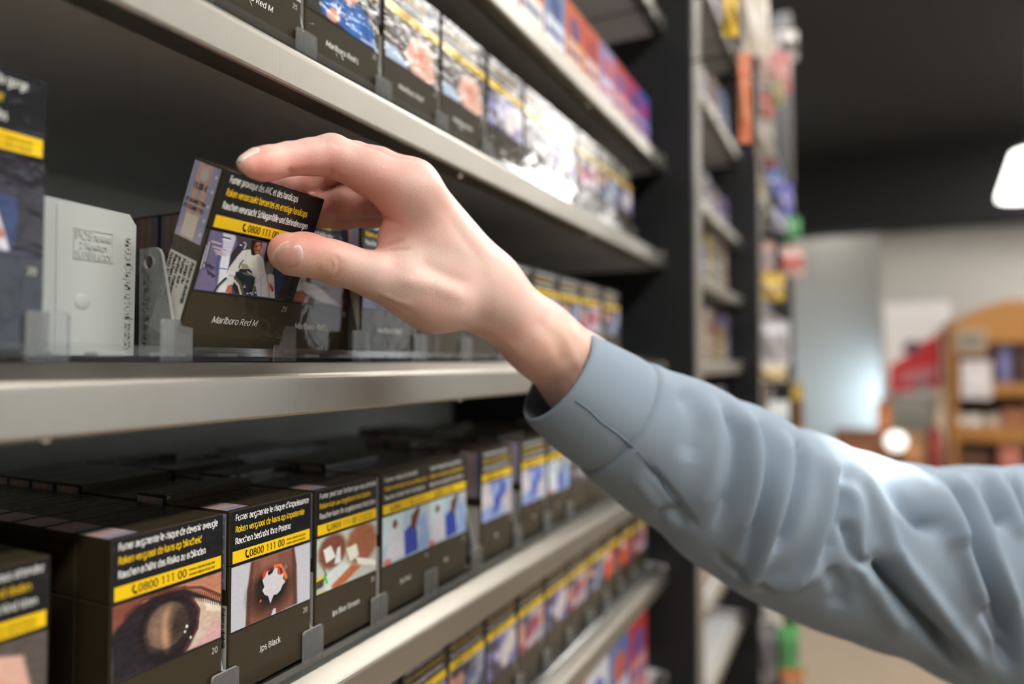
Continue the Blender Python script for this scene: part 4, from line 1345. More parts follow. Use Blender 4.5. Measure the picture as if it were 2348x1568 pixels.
# --- second and third bay
mut = [((150, 132, 120), (190, 176, 162), (120, 96, 90)), ((112, 118, 150), (176, 180, 200), (86, 86, 130)), ((170, 150, 96), (206, 196, 170), (150, 120, 60)), ((120, 128, 120), (186, 190, 180), (84, 110, 90)),
       ((160, 116, 104), (206, 180, 170), (130, 70, 66)), ((176, 172, 166), (206, 202, 196), (110, 106, 120)), ((86, 84, 90), (150, 146, 150), (170, 160, 150)), ((126, 110, 146), (186, 176, 200), (90, 80, 120)),
       ((186, 176, 120), (150, 176, 140), (90, 130, 96)), ((140, 96, 84), (196, 160, 140), (196, 190, 180)), ((96, 92, 84), (176, 166, 150), (150, 60, 56)), ((196, 190, 184), (160, 156, 160), (120, 130, 160))]
mn = ['taupe', 'slate blue', 'straw', 'sage', 'dusty red', 'light grey', 'charcoal', 'mauve', 'lime and straw', 'russet', 'dark grey', 'off-white']
for i, p in enumerate(mut):
    carton_kind('mcarton_%d' % i, .052, .074, .026, *p)
    carton_kind('mpouch_%d' % i, .078, .105, .030, *p)
R2 = np.random.default_rng(21)
for b, bn in ((1, 'second bay'), (2, 'third bay')):
    for key, ph in (('U', 'topmost shelf'), ('T', 'first shelf below the topmost'), ('Z', 'second shelf from the top'), ('A', 'third shelf from the top'), ('B', 'wrist-level shelf'), ('C', 'shelf below wrist level'), ('D', 'second shelf below wrist level'), ('E', 'third shelf below wrist level')):
        x = BAY[b][0] + .02
        n = 0
        while x < BAY[b][1] - .10:
            k = int(R2.integers(12)) if not (b == 1 and key == 'Z' and n < 3) else [1, 8, 3][n]
            pk = 'mpouch_%d' % k if R2.random() < .5 and key not in 'Z' else 'mcarton_%d' % k
            w = .078 if pk.startswith('mpouch') else .052
            place_pack(pk, (x, .262 + R2.random() * .01, CAM_H + SHELF_Z[key] + .0002), '%s carton, %s on the %s, %s' % (mn[k], ORD[n], ph, bn), 'cartons in the ' + bn, name='tobacco_carton', cat='carton')
            x += w + .004 + R2.random() * .012
            n += 1

# packets hanging on hooks in front of the third bay
def packet_mesh(w, h, t, col1, col2):
    nx, nz = 10, 14
    mb = MB()
    for s in (-1, 1):
        vs = []
        for j in range(nz + 1):
            for i in range(nx + 1):
                u, v = i / nx, j / nz
                bulge = (math.sin(math.pi * u) ** .6) * (math.sin(math.pi * min(1, max(0, (v - .06) / .88))) ** .6 if .06 < v < .94 else 0)
                wob = .004 * math.sin(9 * u + 5 * v)
                vs.append(((u - .5) * w, s * t * .5 * bulge + wob * bulge, v * h - h))
        fs1, fs2 = [], []
        for j in range(nz):
            for i in range(nx):
                a = j * (nx + 1) + i
                q = (a, a + 1, a + nx + 2, a + nx + 1)
                (fs1 if (j < 4 or j > 10) else fs2).append(q if s < 0 else q[::-1])
        mb.add(vs, fs1, col1)
        mb.add(vs, fs2, col2)
    return mb.mesh('packet_body', fix=False)
HANG = [(1655, 0, 1693, 85, (224, 186, 50), (206, 170, 60), 'yellow'), (1698, -20, 1762, 130, (226, 214, 196), (232, 222, 208), 'large cream'), (1692, 140, 1722, 330, (214, 122, 84), (230, 150, 110), 'long peach'), (1735, 85, 1785, 200, (190, 176, 170), (206, 180, 174), 'pinkish grey'), (1765, 130, 1812, 215, (200, 120, 116), (214, 156, 150), 'rose'), (1790, 80, 1828, 140, (210, 206, 200), (90, 84, 78), 'white and dark'), (1765, 195, 1798, 245, (150, 140, 100), (170, 160, 120), 'olive'), (1742, 225, 1775, 275, (196, 96, 90), (210, 140, 130), 'small red'), (1730, 285, 1775, 360, (150, 142, 130), (168, 158, 146), 'beige'), (1748, 372, 1782, 400, (110, 50, 50), (130, 70, 66), 'maroon'), (1755, 402, 1798, 450, (96, 116, 166), (140, 150, 190), 'blue'), (1782, 435, 1820, 495, (110, 106, 176), (150, 146, 200), 'violet'), (1770, 490, 1808, 530, (180, 180, 200), (160, 160, 176), 'pale lilac'), (1800, 505, 1835, 550, (80, 150, 90), (96, 160, 104), 'green'), (1790, 575, 1842, 635, (220, 190, 180), (206, 110, 106), 'pale pink and red'), (1748, 565, 1775, 620, (206, 170, 156), (190, 176, 176), 'peach and grey'), (1745, 640, 1800, 690, (214, 180, 80), (206, 176, 110), 'mustard'), (1745, 745, 1810, 838, (196, 194, 200), (176, 170, 170), 'silver grey'), (1745, 842, 1805, 876, (214, 206, 190), (206, 180, 110), 'white and gold'), (1760, 930, 1810, 1012, (222, 228, 226), (206, 214, 212), 'white'), (1814, 890, 1842, 1015, (190, 160, 70), (120, 84, 50), 'gold and brown'), (1745, 1365, 1795, 1438, (222, 220, 210), (196, 192, 184), 'off-white'), (1740, 1442, 1780, 1568, (130, 126, 130), (110, 106, 110), 'dark grey'), (1785, 1440, 1832, 1540, (100, 176, 106), (90, 150, 96), 'light green'), (1790, 1545, 1845, 1610, (196, 124, 76), (160, 130, 110), 'rust')]
for i, (x0, y0, x1, y1, c1, c2, nm) in enumerate(HANG):
    u = ((x0 + x1) / 2 - CX) / FPX
    D = min(2.35, (.095 if i == 11 else .128 if i == 19 else .150 if i % 2 else .120) / max(.03, math.sin(YAW) - u * math.cos(YAW)))
    p = at((x0 + x1) / 2, y0, D)
    w, h = (x1 - x0) / FPX * D, (y1 - y0) / FPX * D
    yy = .262 - p[1]
    e = tag(empty('hanging_packet', (p[0], p[1], p[2]), (0, 0, math.radians(-66 + 12 * R2.random()))), 'blurred %s packet hanging in front of the far bays' % nm, 'packet', 'hanging packets')
    f1, f2 = plain('foil_%d_%d_%d' % c1, srgb(c1), rough=.35), plain('foil_%d_%d_%d' % c2, srgb(c2), rough=.35)
    obj('packet_body', packet_mesh(w, h, min(.03, w * .4), f1, f2), e, smooth=True)
    MB().box(-w * .5, w * .5, -.0008, .0008, -.003, .010, f1).build('header_strip', e)
    ho = MB().tube([(0, .0, .007), (0, .03, .012), (0, max(.05, yy + .05), .012)], .0011, M_BLACK, 6).build('hook_wire', e)
    ho.rotation_euler = (0, 0, -e.rotation_euler[2])
# ------------------------------------------------------------------ far end of the shop
def fbox(name, x0, y0, x1, y1, X, dx, mat, parent=None, c=.004, zb=None):
    """box on the plane X seen between two photo pixels, dx deep (away from the camera)"""
    a, b = at_x(x0, y1, X), at_x(x1, y0, X)
    mb = MB()
    if parent is not None:
        px, pyy, pz = parent.location
    else:
        px = pyy = pz = 0
    mb.box(X - px, X + dx - px, min(a[1], b[1]) - pyy, max(a[1], b[1]) - pyy, (min(a[2], b[2]) if zb is None else zb) - pz, max(a[2], b[2]) - pz, mat, c)
    return mb.build(name, parent)

WOOD = plain('honey_wood', srgb(176, 122, 60), rough=.5, vary=.18, scale=3)
WOODD = plain('dark_wood', srgb(92, 58, 36), rough=.6, vary=.2, scale=3)
CARDB = plain('cardboard', srgb(150, 104, 66), rough=.8, vary=.08)
WHITEP = plain('white_paper', srgb(236, 232, 230), rough=.8, vary=.02)
# wooden wall shelf with arched top
SX = 5.55
e = tag(empty('wooden_shelf_unit', tuple(at_x(2270, 1200, SX))), 'blurred honey-brown wooden shelf unit with an arched top at the far wall', 'shelf unit')
ex, ey, ez = e.location
fbox('back_board', 2184, 765, 2480, 1330, SX + .34, .02, WOODD, e)
fbox('side_board', 2184, 735, 2193, 1330, SX, .34, WOOD, e)
fbox('side_board', 2474, 735, 2484, 1330, SX, .34, WOOD, e)
for y in (880, 985, 1090, 1190, 1290):
    fbox('shelf_board', 2194, y, 2474, y + 26, SX + .01, .33, WOOD, e)
BZ = {y: at_x(2300, y, SX + .01)[2] + .004 for y in (880, 985, 1090)}
CTOP = .56
arch = []
for k in range(15):
    t = k / 14
    p = at_x(2183 + 301 * t, 738 - 50 * math.sin(math.pi * t), SX)
    arch.append((p[1] - ey, p[2] - ez))
lo = [at_x(2484, 785, SX), at_x(2183, 785, SX)]
arch += [(p[1] - ey, p[2] - ez) for p in lo]
MB().prism(arch, 0, SX - ex - .02, SX - ex + .03, WOOD).build('arched_pelmet', e)
def goods(name, box, X, dx, col, label, cat, lid=None, zb=None):
    a = at_x((box[0] + box[2]) / 2, box[3], X)
    if zb is not None:
        a[2] = zb
    o = tag(empty(name, tuple(a)), label, cat)
    fbox('body', *box, X, dx, plain('goods_%d_%d_%d' % col, srgb(col), rough=.5), o, zb=zb)
    l = lid or tuple(min(255, int(c * 1.25)) for c in col)
    fbox('front_label', box[0] + (box[2] - box[0]) * .15, box[1] + (box[3] - box[1]) * .3, box[2] - (box[2] - box[0]) * .15, box[1] + (box[3] - box[1]) * .7, X - .003, .002, plain('goods_%d_%d_%d' % l, srgb(l), rough=.5), o, .0005)
    return o
goods('price_card', (2190, 752, 2262, 812), SX - .04, .01, (176, 150, 120), 'blurred tan and grey card hanging on the wooden shelf unit', 'card', (120, 116, 116))
goods('notice_sheet', (2204, 826, 2274, 914), SX - .04, .006, (214, 206, 204), 'blurred white notice sheet hanging on the wooden shelf unit', 'notice', (226, 222, 220))
goods('box', (2290, 790, 2318, 878), SX + .06, .1, (120, 116, 160), 'blurred lilac box on the top board of the wooden shelf unit', 'box', zb=BZ[880])
goods('box', (2325, 770, 2400, 878), SX + .06, .12, (70, 46, 40), 'blurred dark brown box on the top board at the picture edge', 'box', zb=BZ[880])
for i, (x0, c, nm) in enumerate(((2190, (196, 186, 176), 'pale grey'), (2222, (206, 196, 186), 'cream'), (2262, (176, 160, 146), 'beige'))):
    goods('box', (x0, 950, x0 + 30, 983), SX + .03, .12, c, 'blurred %s box in the low row of the wooden shelf unit' % nm, 'box', zb=BZ[985])
goods('box', (2296, 935, 2360, 983), SX + .05, .14, (140, 92, 60), 'blurred brown box at the right of the low row of the wooden shelf unit', 'box', zb=BZ[985])
goods('box', (2364, 925, 2400, 983), SX + .05, .14, (214, 190, 170), 'blurred pale pink box at the right picture edge', 'box', zb=BZ[985])
goods('box', (2290, 1010, 2345, 1088), SX + .05, .14, (176, 110, 96), 'blurred reddish box above the sleeve at the right', 'box', zb=BZ[1090])
goods('box', (2200, 1030, 2270, 1088), SX + .05, .14, (84, 56, 40), 'blurred dark box above the sleeve in the wooden shelf unit', 'box', zb=BZ[1090])
# sign with red lower field
X = 5.80
e = tag(empty('display_sign', tuple(at_x(2105, 905, X))), 'blurred white sign with a red lower field beside the wooden shelf unit', 'sign')
ex, ey, ez = e.location
fbox('board', 2028, 690, 2180, 905, X, .02, WHITEP, e)
RED = plain('red_print', srgb(214, 34, 46), rough=.5, vary=.05)
def flat(pts, X, mat, nm):
    v = [at_x(px, py, X) for px, py in pts]
    return MB().add([(p[0] - ex, p[1] - ey, p[2] - ez) for p in v], [tuple(range(len(v) - 1, -1, -1))], mat).build(nm, e, fix=False)
flat([(2040, 838), (2085, 812), (2110, 785), (2140, 775), (2157, 757), (2157, 886), (2040, 902)], X - .004, RED, 'red_field')
flat([(2092 + 22 * math.cos(k * .5236), 798 + 17 * math.sin(k * .5236)) for k in range(12)], X - .006, plain('dark_emblem', srgb(96, 70, 84)), 'emblem')
flat([(2062, 856), (2148, 836), (2148, 862), (2062, 880)], X - .006, plain('pale_lettering', srgb(206, 130, 138)), 'pale_strip')
flat([(2098, 876), (2130, 868), (2130, 890), (2098, 900)], X - .006, plain('grey_patch', srgb(150, 130, 134)), 'grey_patch')
goods('carton_box', (2044, 908, 2140, 1062), 5.6, .3, (142, 140, 128), 'blurred grey-green box below the red sign', 'box', (128, 128, 118), zb=CTOP + .002)
goods('carton_box', (2146, 890, 2172, 1062), 5.62, .15, (196, 180, 156), 'blurred cream upright box between the red sign and the wooden shelf unit', 'box', zb=CTOP + .002)
goods('carton_box', (2132, 985, 2160, 1062), 5.3, .2, (150, 60, 60), 'blurred small red box below the cream upright box', 'box', zb=CTOP + .002)
goods('carton_box', (2012, 922, 2042, 1010), 5.6, .2, (206, 128, 76), 'blurred orange upright packet left of the grey-green box', 'box', zb=CTOP + .002)
goods('carton_box', (1913, 990, 2022, 1075), 5.3, .2, (130, 88, 62), 'blurred brown cardboard box at the passage corner', 'box', zb=CTOP + .002)
goods('carton_box', (2068, 1000, 2122, 1075), 5.2, .3, (160, 116, 78), 'blurred tan cardboard box under the white globe lamp', 'box', zb=CTOP + .002)
g = at_x(2054, 1012, 5.1)
e = tag(empty('globe_lamp', (g[0], g[1], CTOP + .001)), 'small glowing white globe lamp among the far boxes', 'lamp')
gm = MB()
rr = .062
GZ = g[2] - CTOP
gm.lathe([(rr * math.sin(math.pi * k / 14), GZ - rr * math.cos(math.pi * k / 14)) for k in range(15)], emit('globe_glow', (1, .98, .92, 1), 1.6), 24)
gm.build('globe', e, smooth=True)
MB().lathe([(.0, 0), (.05, 0), (.05, .01), (.012, .02), (.012, GZ - .055)], WOODD, 16).build('base', e)
tb = at_x(2050, 1080, 5.35)
e = tag(empty('display_counter', (5.05, -0.44, 0.0)), 'long brown counter carrying the boxes at the far wall', 'counter')
MB().box(0, .86, -.05, .52, .0, CTOP - .015, WOODD, .004).build('body', e)
MB().box(-.02, .87, -.07, .54, CTOP - .0145, CTOP, WOOD, .003).build('top', e)
# ------------------------------------------------------------------ the person: reaching hand and sleeve
def cpt(x, y, D):
    """photo pixel and distance in mm -> lens-aligned mm (right, down, away)"""
    return np.array([(x - CX) / FPX * D, (y - CY) / FPX * D, D], float)

def to_world(P):
    P = np.asarray(P) / 1000.0
    return ORG + P[:, :1] * RT - P[:, 1:2] * UP + P[:, 2:3] * FW

def cone(p, a, b, r0, r1):
    ab = (b - a).astype(np.float32)
    q = p - a.astype(np.float32)
    h = np.clip((q @ ab) / float(ab @ ab + 1e-9), 0, 1)
    d = q - h[:, None] * ab
    return np.sqrt(np.einsum('ij,ij->i', d, d)) - (r0 + (r1 - r0) * h)

def smin(a, b, k):
    h = np.maximum(k - np.abs(a - b), 0) / k
    return np.minimum(a, b) - h * h * k * 0.25

def chain(p, nodes, k):
    d = None
    for i in range(len(nodes) - 1):
        a, b = nodes[i], nodes[i + 1]
        c = cone(p, cpt(*a[:3]), cpt(*b[:3]), a[3], b[3])
        d = c if d is None else smin(d, c, k)
    return d

INDEX = [(571, 381, 306, 5.2), (596, 378, 311, 6.6), (622, 373, 316, 7.0), (665, 364, 323, 7.0), (712, 360, 330, 8.0), (762, 357, 337, 9.7), (850, 398, 341, 10.6), (945, 446, 348, 13.6)]
MIDDLE = [(618, 418, 361, 6.0), (660, 416, 364, 7.4), (722, 414, 368, 8.4), (795, 362, 364, 9.8), (868, 386, 366, 10.4), (945, 428, 368, 13.0)]
RING = [(695, 476, 366, 6.0), (735, 476, 365, 7.2), (792, 466, 366, 8.4), (850, 452, 372, 9.6), (935, 448, 386, 12.5)]
PINKY = [(735, 500, 372, 5.4), (790, 494, 376, 6.8), (850, 486, 384, 8.2), (930, 480, 402, 11.0)]
THUMB = [(655, 577, 326.5, 7.6), (668, 582, 327.5, 9.3), (705, 584, 330.5, 9.7), (765, 601, 336, 9.9), (805, 613, 339, 9.6), (860, 632, 343, 11.0), (925, 655, 349, 13.6), (1010, 686, 362, 15.6)]

def palm(p):
    d = cone(p, cpt(945, 446, 350), cpt(1105, 655, 380), 14.0, 17.5)
    d = smin(d, cone(p, cpt(945, 428, 369), cpt(1110, 645, 392), 13.5, 17.0), 10)
    d = smin(d, cone(p, cpt(935, 450, 391), cpt(1112, 655, 402), 12.5, 16.0), 10)
    d = smin(d, cone(p, cpt(930, 484, 407), cpt(1110, 678, 408), 11.5, 15.0), 10)
    d = smin(d, cone(p, cpt(985, 684, 362), cpt(1105, 690, 384), 15.2, 14.5), 12)      # thenar
    d = smin(d, cone(p, cpt(938, 556, 356), cpt(1010, 610, 365), 13.8, 18.0), 12)      # web muscle
    d = smin(d, cone(p, cpt(1110, 668, 385), cpt(1232, 776, 404), 17.8, 17.2), 14)     # wrist
    d = smin(d, cone(p, cpt(1112, 664, 402), cpt(1236, 772, 420), 17.0, 17.0), 14)
    d = smin(d, cone(p, cpt(1232, 776, 404), cpt(1335, 866, 428), 17.2, 23.0), 14)     # forearm
    d = smin(d, cone(p, cpt(1236, 772, 420), cpt(1340, 862, 444), 17.0, 22.5), 14)
    d = smin(d, cone(p, cpt(1335, 866, 430), cpt(1560, 1030, 470), 23.5, 31.0), 10)
    return d

def hand_sdf(p):
    p = p.astype(np.float32)
    pm = palm(p)
    d = pm.copy()
    for nodes, kin, kp in ((INDEX, 4, 10), (MIDDLE, 4, 8), (RING, 4, 8), (PINKY, 4, 8), (THUMB, 4, 12)):
        c = chain(p, nodes, kin)
        # blend each finger with the palm only, so fingers keep their creases
        d = np.minimum(d, smin(c, pm, kp))
    # web between thumb and index
    w = cone(p, cpt(905, 545, 353), cpt(930, 600, 354), 6.0, 8.0)
    d = smin(d, w, 9)
    # grip flattens on the tipped pack: keep skin off the card
    return d

def surface_nets(f, lo, hi, h):
    n = np.ceil((hi - lo) / h).astype(int) + 1
    xs = [lo[k] + h * np.arange(n[k]) for k in range(3)]
    V = np.empty(n, np.float32)
    step = 24
    for i in range(0, n[0], step):
        g = np.stack(np.meshgrid(xs[0][i:i + step], xs[1], xs[2], indexing='ij'), -1)
        V[i:i + step] = f(g.reshape(-1, 3)).reshape(g.shape[:3])
    sgn = V < 0
    cnr = [(a, b, c) for a in (0, 1) for b in (0, 1) for c in (0, 1)]
    cs = sum(sgn[a:n[0] - 1 + a, b:n[1] - 1 + b, c:n[2] - 1 + c].astype(np.int8) for a, b, c in cnr)
    act = np.argwhere((cs > 0) & (cs < 8))
    vid = -np.ones(n - 1, np.int64)
    vid[tuple(act.T)] = np.arange(len(act))
    cv = np.stack([V[tuple((act + np.array(c)).T)] for c in cnr], 1)
    acc = np.zeros((len(act), 3)); cnt = np.zeros(len(act))
    for i in range(8):
        for j in range(i + 1, 8):
            if sum(abs(cnr[i][k] - cnr[j][k]) for k in range(3)) != 1:
                continue
            a, b = cv[:, i], cv[:, j]
            m = (a < 0) != (b < 0)
            t = np.where(m, a / np.where(m, a - b, 1), 0)
            pt_ = np.array(cnr[i]) + t[:, None] * (np.array(cnr[j]) - np.array(cnr[i]))
            acc[m] += pt_[m]; cnt[m] += 1
    P = lo + h * (act + acc / cnt[:, None])
    F = []
    for ax in range(3):
        u, v = (ax + 1) % 3, (ax + 2) % 3
        sl0 = [slice(None)] * 3; sl1 = [slice(None)] * 3
        sl0[ax] = slice(0, n[ax] - 1); sl1[ax] = slice(1, n[ax])
        s0, s1 = sgn[tuple(sl0)], sgn[tuple(sl1)]
        e = np.argwhere(s0 != s1)
        e = e[(e[:, u] > 0) & (e[:, v] > 0) & (e[:, u] < n[u] - 1) & (e[:, v] < n[v] - 1)]
        fl = s0[tuple(e.T)]
        q = []
        for du, dv in ((-1, -1), (0, -1), (0, 0), (-1, 0)):
            w = e.copy(); w[:, u] += du; w[:, v] += dv
            q.append(vid[tuple(w.T)])
        q = np.stack(q, 1)
        q[~fl] = q[~fl][:, ::-1]
        F.append(q)
    F = np.concatenate(F)
    F = F[(F >= 0).all(1)]
    return P, F

def grad(f, P, e=0.15):
    g = np.stack([f(P + np.eye(3)[k] * e) - f(P - np.eye(3)[k] * e) for k in range(3)], 1)
    return g / (np.linalg.norm(g, axis=1, keepdims=True) + 1e-9)

def pixels(P):
    return np.stack([CX + FPX * P[:, 0] / P[:, 2], CY + FPX * P[:, 1] / P[:, 2]], 1)

def pl_dist(px, pts):
    """distance in pixels from points to a polyline, and running parameter 0..1"""
    pts = np.array(pts, float)
    best = np.full(len(px), 1e9); par = np.zeros(len(px))
    n = len(pts) - 1
    for i in range(n):
        a, b = pts[i], pts[i + 1]
        ab = b - a
        h = np.clip(((px - a) @ ab) / (ab @ ab + 1e-9), 0, 1)
        d = np.linalg.norm(px - a - h[:, None] * ab, axis=1)
        m = d < best
        best[m] = d[m]; par[m] = (i + h[m]) / n
    return best, par

def crease(P, Nrm, strokes):
    """strokes: (polyline px, half width px, depth mm) pressed into (or raised from) the side turned to the aisle"""
    px = pixels(P)
    face = np.clip(-(Nrm * (P / np.linalg.norm(P, axis=1, keepdims=True))).sum(1) * 2.5, 0, 1)
    disp = np.zeros(len(P))
    for pts, w, dep in strokes:
        d, t = pl_dist(px, pts)
        disp += dep * np.exp(-(d / w) ** 2) * np.clip(np.minimum(t, 1 - t) * 5 + .15, 0, 1)
    return P + Nrm * (disp * face)[:, None]

lo, hi = np.array([-128., -104., 292.]), np.array([100., 74., 472.])
HP, HF = surface_nets(hand_sdf, lo, hi, 1.25)
for _ in range(3):
    HP = HP - grad(hand_sdf, HP) * hand_sdf(HP)[:, None] * 0.9
HN = grad(hand_sdf, HP, 0.4)
SKIN_STROKES = [
    ([(770, 584), (776, 606), (774, 626), (764, 640)], 3.2, -.55), ([(756, 596), (764, 610), (757, 622)], 4, -.30), ([(742, 600), (738, 622)], 5, .25), ([(782, 590), (788, 620), (780, 645)], 3, -.12), ([(758, 634), (746, 640), (735, 640)], 4, -.30),
    ([(892, 505), (880, 496), (872, 488)], 5, -.7), ([(892, 505), (905, 512), (918, 512)], 4, -.35), ([(845, 570), (870, 566), (900, 560), (930, 548)], 4.5, -.7), ([(858, 574), (900, 574), (950, 572)], 3.5, -.35),
    ([(845, 450), (862, 470), (884, 500)], 8, .5), ([(760, 388), (756, 400)], 5, -.45), ([(664, 385), (668, 400)], 5, -.4),
    ([(878, 690), (930, 712), (960, 722)], 5, -.25), ([(880, 702), (920, 722), (975, 738)], 5, -.28), ([(865, 668), (910, 690), (950, 700)], 6, .35),
    ([(985, 400), (1040, 490), (1120, 590)], 16, .5), ([(1010, 460), (1060, 540), (1110, 610)], 14, -.4),
    ([(905, 640), (1000, 655), (1080, 690)], 20, .9), ([(960, 600), (1020, 632), (1080, 655)], 16, -.7),
    ([(1060, 735), (1130, 760), (1200, 815)], 12, .4), ([(1230, 730), (1270, 775), (1300, 850)], 16, -.45), ([(1280, 740), (1310, 800), (1330, 850)], 10, .35),
    ([(745, 330), (752, 318)], 5, -.25), ([(770, 335), (790, 330)], 5, -.25), ([(760, 322), (775, 340)], 3, -.2),
]
HP2 = crease(HP, HN, [(a, w, d * 1.5) for a, w, d in SKIN_STROKES])
me = bpy.data.meshes.new('person')
me.from_pydata(to_world(HP2).tolist(), [], HF.tolist())
# skin colour: paler wrist, pinker finger pads, joints and web
px = pixels(HP)
base = np.array([0.885, 0.728, 0.680]); pink = np.array([0.86, 0.575, 0.515]); warm = np.array([0.87, 0.70, 0.585]); pale = np.array([0.91, 0.79, 0.735])
col = np.tile(base, (len(HP), 1))
def tint(c, cx, cy, r, amt, pw=2):
    global col
    w = amt * np.exp(-(((px[:, 0] - cx) ** 2 + (px[:, 1] - cy) ** 2) / r ** 2) ** (pw / 2))
    col = col * (1 - w[:, None]) + c * w[:, None]
tint(pale, 1060, 560, 130, .6); tint(pale, 1180, 700, 120, .35); tint(pale, 900, 620, 70, .5)
for (x, y, r, a) in ((600, 392, 55, .85), (690, 392, 45, .7), (760, 390, 45, .6), (860, 450, 60, .55), (655, 548, 40, .8), (720, 545, 50, .7), (625, 580, 30, .6), (900, 530, 45, .6), (700, 440, 60, .5), (800, 480, 80, .6), (860, 400, 50, .3), (980, 470, 50, .25), (1180, 780, 60, .2)):
    tint(pink, x, y, r, a)
tint(warm, 750, 615, 40, .8); tint(warm, 1300, 800, 70, .5)
R4 = np.random.default_rng(3)
g = np.zeros(len(HP))
for _ in range(26):
    k = R4.normal(size=3) * .12
    g += np.sin(HP @ k + R4.random() * 6.28)
g /= 26 ** .5
col = col * (1 + .03 * g[:, None]) * (1 + np.array([0, -.02, -.015]) * np.sin(3 * g)[:, None])
ca = me.color_attributes.new('Col', 'FLOAT_COLOR', 'POINT')
rgba = np.ones((len(HP), 4), np.float32)
rgba[:, :3] = lin_arr(np.clip(col, 0, 1))
ca.data.foreach_set('color', rgba.ravel())

def skin_material():
    m, N, L, B = new_mat('skin')
    a = N.new('ShaderNodeAttribute'); a.attribute_name = 'Col'
    L.new(a.outputs['Color'], B.inputs['Base Color'])
    B.inputs['Subsurface Weight'].default_value = 0.18
    B.inputs['Subsurface Radius'].default_value = (1.0, 0.35, 0.2)
    B.inputs['Subsurface Scale'].default_value = 0.003
    B.inputs['Roughness'].default_value = 0.48
    B.inputs['Specular IOR Level'].default_value = 0.35
    tc = N.new('ShaderNodeTexCoord')
    vo = N.new('ShaderNodeTexVoronoi'); vo.inputs['Scale'].default_value = 1400
    L.new(tc.outputs['Object'], vo.inputs['Vector'])
    nz = N.new('ShaderNodeTexNoise'); nz.inputs['Scale'].default_value = 420; nz.inputs['Detail'].default_value = 4
    L.new(tc.outputs['Object'], nz.inputs['Vector'])
    ad = N.new('ShaderNodeMath'); ad.operation = 'ADD'
    L.new(vo.outputs['Distance'], ad.inputs[0]); L.new(nz.outputs['Fac'], ad.inputs[1])
    bp = N.new('ShaderNodeBump'); bp.inputs['Strength'].default_value = .22; bp.inputs['Distance'].default_value = .0004
    L.new(ad.outputs[0], bp.inputs['Height'])
    L.new(bp.outputs[0], B.inputs['Normal'])
    return m
M_SKIN = skin_material()
me.materials.append(M_SKIN)
person = obj('person', me, smooth=True)
tag(person, 'person in a grey-blue sweatshirt reaching in from the right, bare hand gripping the tipped pack', 'person')

# finger nails, laid on the skin
def nail(outline, name, lift, colf, n=26, thick=.35):
    P = np.array(outline, float)
    x0, y0 = P.min(0); x1, y1 = P.max(0)
    c = P.mean(0)
    m = 40
    rings = [1.0, .93, .8, .6, .35, .12]
    # resample the outline evenly
    seg = np.vstack([P, P[:1]])
    L_ = np.r_[0, np.cumsum(np.linalg.norm(np.diff(seg, axis=0), axis=1))]
    tt = np.linspace(0, L_[-1], m, endpoint=False)
    O = np.stack([np.interp(tt, L_, seg[:, k]) for k in range(2)], 1)
    for _ in range(2):
        O = (np.roll(O, 1, 0) + 2 * O + np.roll(O, -1, 0)) / 4
    pts = np.concatenate([c + (O - c) * r for r in rings] + [c[None]])
    D = np.full(len(pts), 290.0)
    for _ in range(60):
        q = np.stack([(pts[:, 0] - CX) / FPX * D, (pts[:, 1] - CY) / FPX * D, D], 1)
        D = D + np.clip(hand_sdf(q), -3, 6) * .8
    q = np.stack([(pts[:, 0] - CX) / FPX * D, (pts[:, 1] - CY) / FPX * D, D], 1)
    nr = grad(hand_sdf, q, 1.2)
    rr = np.concatenate([np.full(m, r) for r in rings] + [[0]])
    off = np.where(rr >= .99, -.15, lift * np.clip((1 - rr) / .12, .55, 1))
    V = q + nr * off[:, None]
    F = []
    for i in range(len(rings) - 1):
        for k in range(m):
            F.append((i * m + k, i * m + (k + 1) % m, (i + 1) * m + (k + 1) % m, (i + 1) * m + k))
    i = len(rings) - 1
    for k in range(m):
        F.append((i * m + k, i * m + (k + 1) % m, len(pts) - 1))
    me = bpy.data.meshes.new(name)
    me.from_pydata(to_world(V).tolist(), [], F)
    import bmesh
    bm = bmesh.new(); bm.from_mesh(me); bmesh.ops.recalc_face_normals(bm, faces=bm.faces); bm.to_mesh(me); bm.free()
    ca = me.color_attributes.new('Col', 'FLOAT_COLOR', 'POINT')
    rgba = np.ones((len(V), 4), np.float32)
    rgba[:, :3] = lin_arr(np.array([colf(p[0], p[1], r) for p, r in zip(pts, rr)]))
    ca.data.foreach_set('color', rgba.ravel())
    o = obj(name, me, person, smooth=True)
    mt = MATS.get('fingernail')
    if mt is None:
        mt, N, L, B = new_mat('fingernail')
        a = N.new('ShaderNodeAttribute'); a.attribute_name = 'Col'
        L.new(a.outputs['Color'], B.inputs['Base Color'])
        B.inputs['Roughness'].default_value = .30
        B.inputs['Subsurface Weight'].default_value = .1
        B.inputs['Subsurface Scale'].default_value = .002
        nz, bp = noise_bump(N, L, 'Object', 300, .1, .0003)
        L.new(bp.outputs[0], B.inputs['Normal'])
        MATS['fingernail'] = mt
    me.materials.append(mt)
    return o

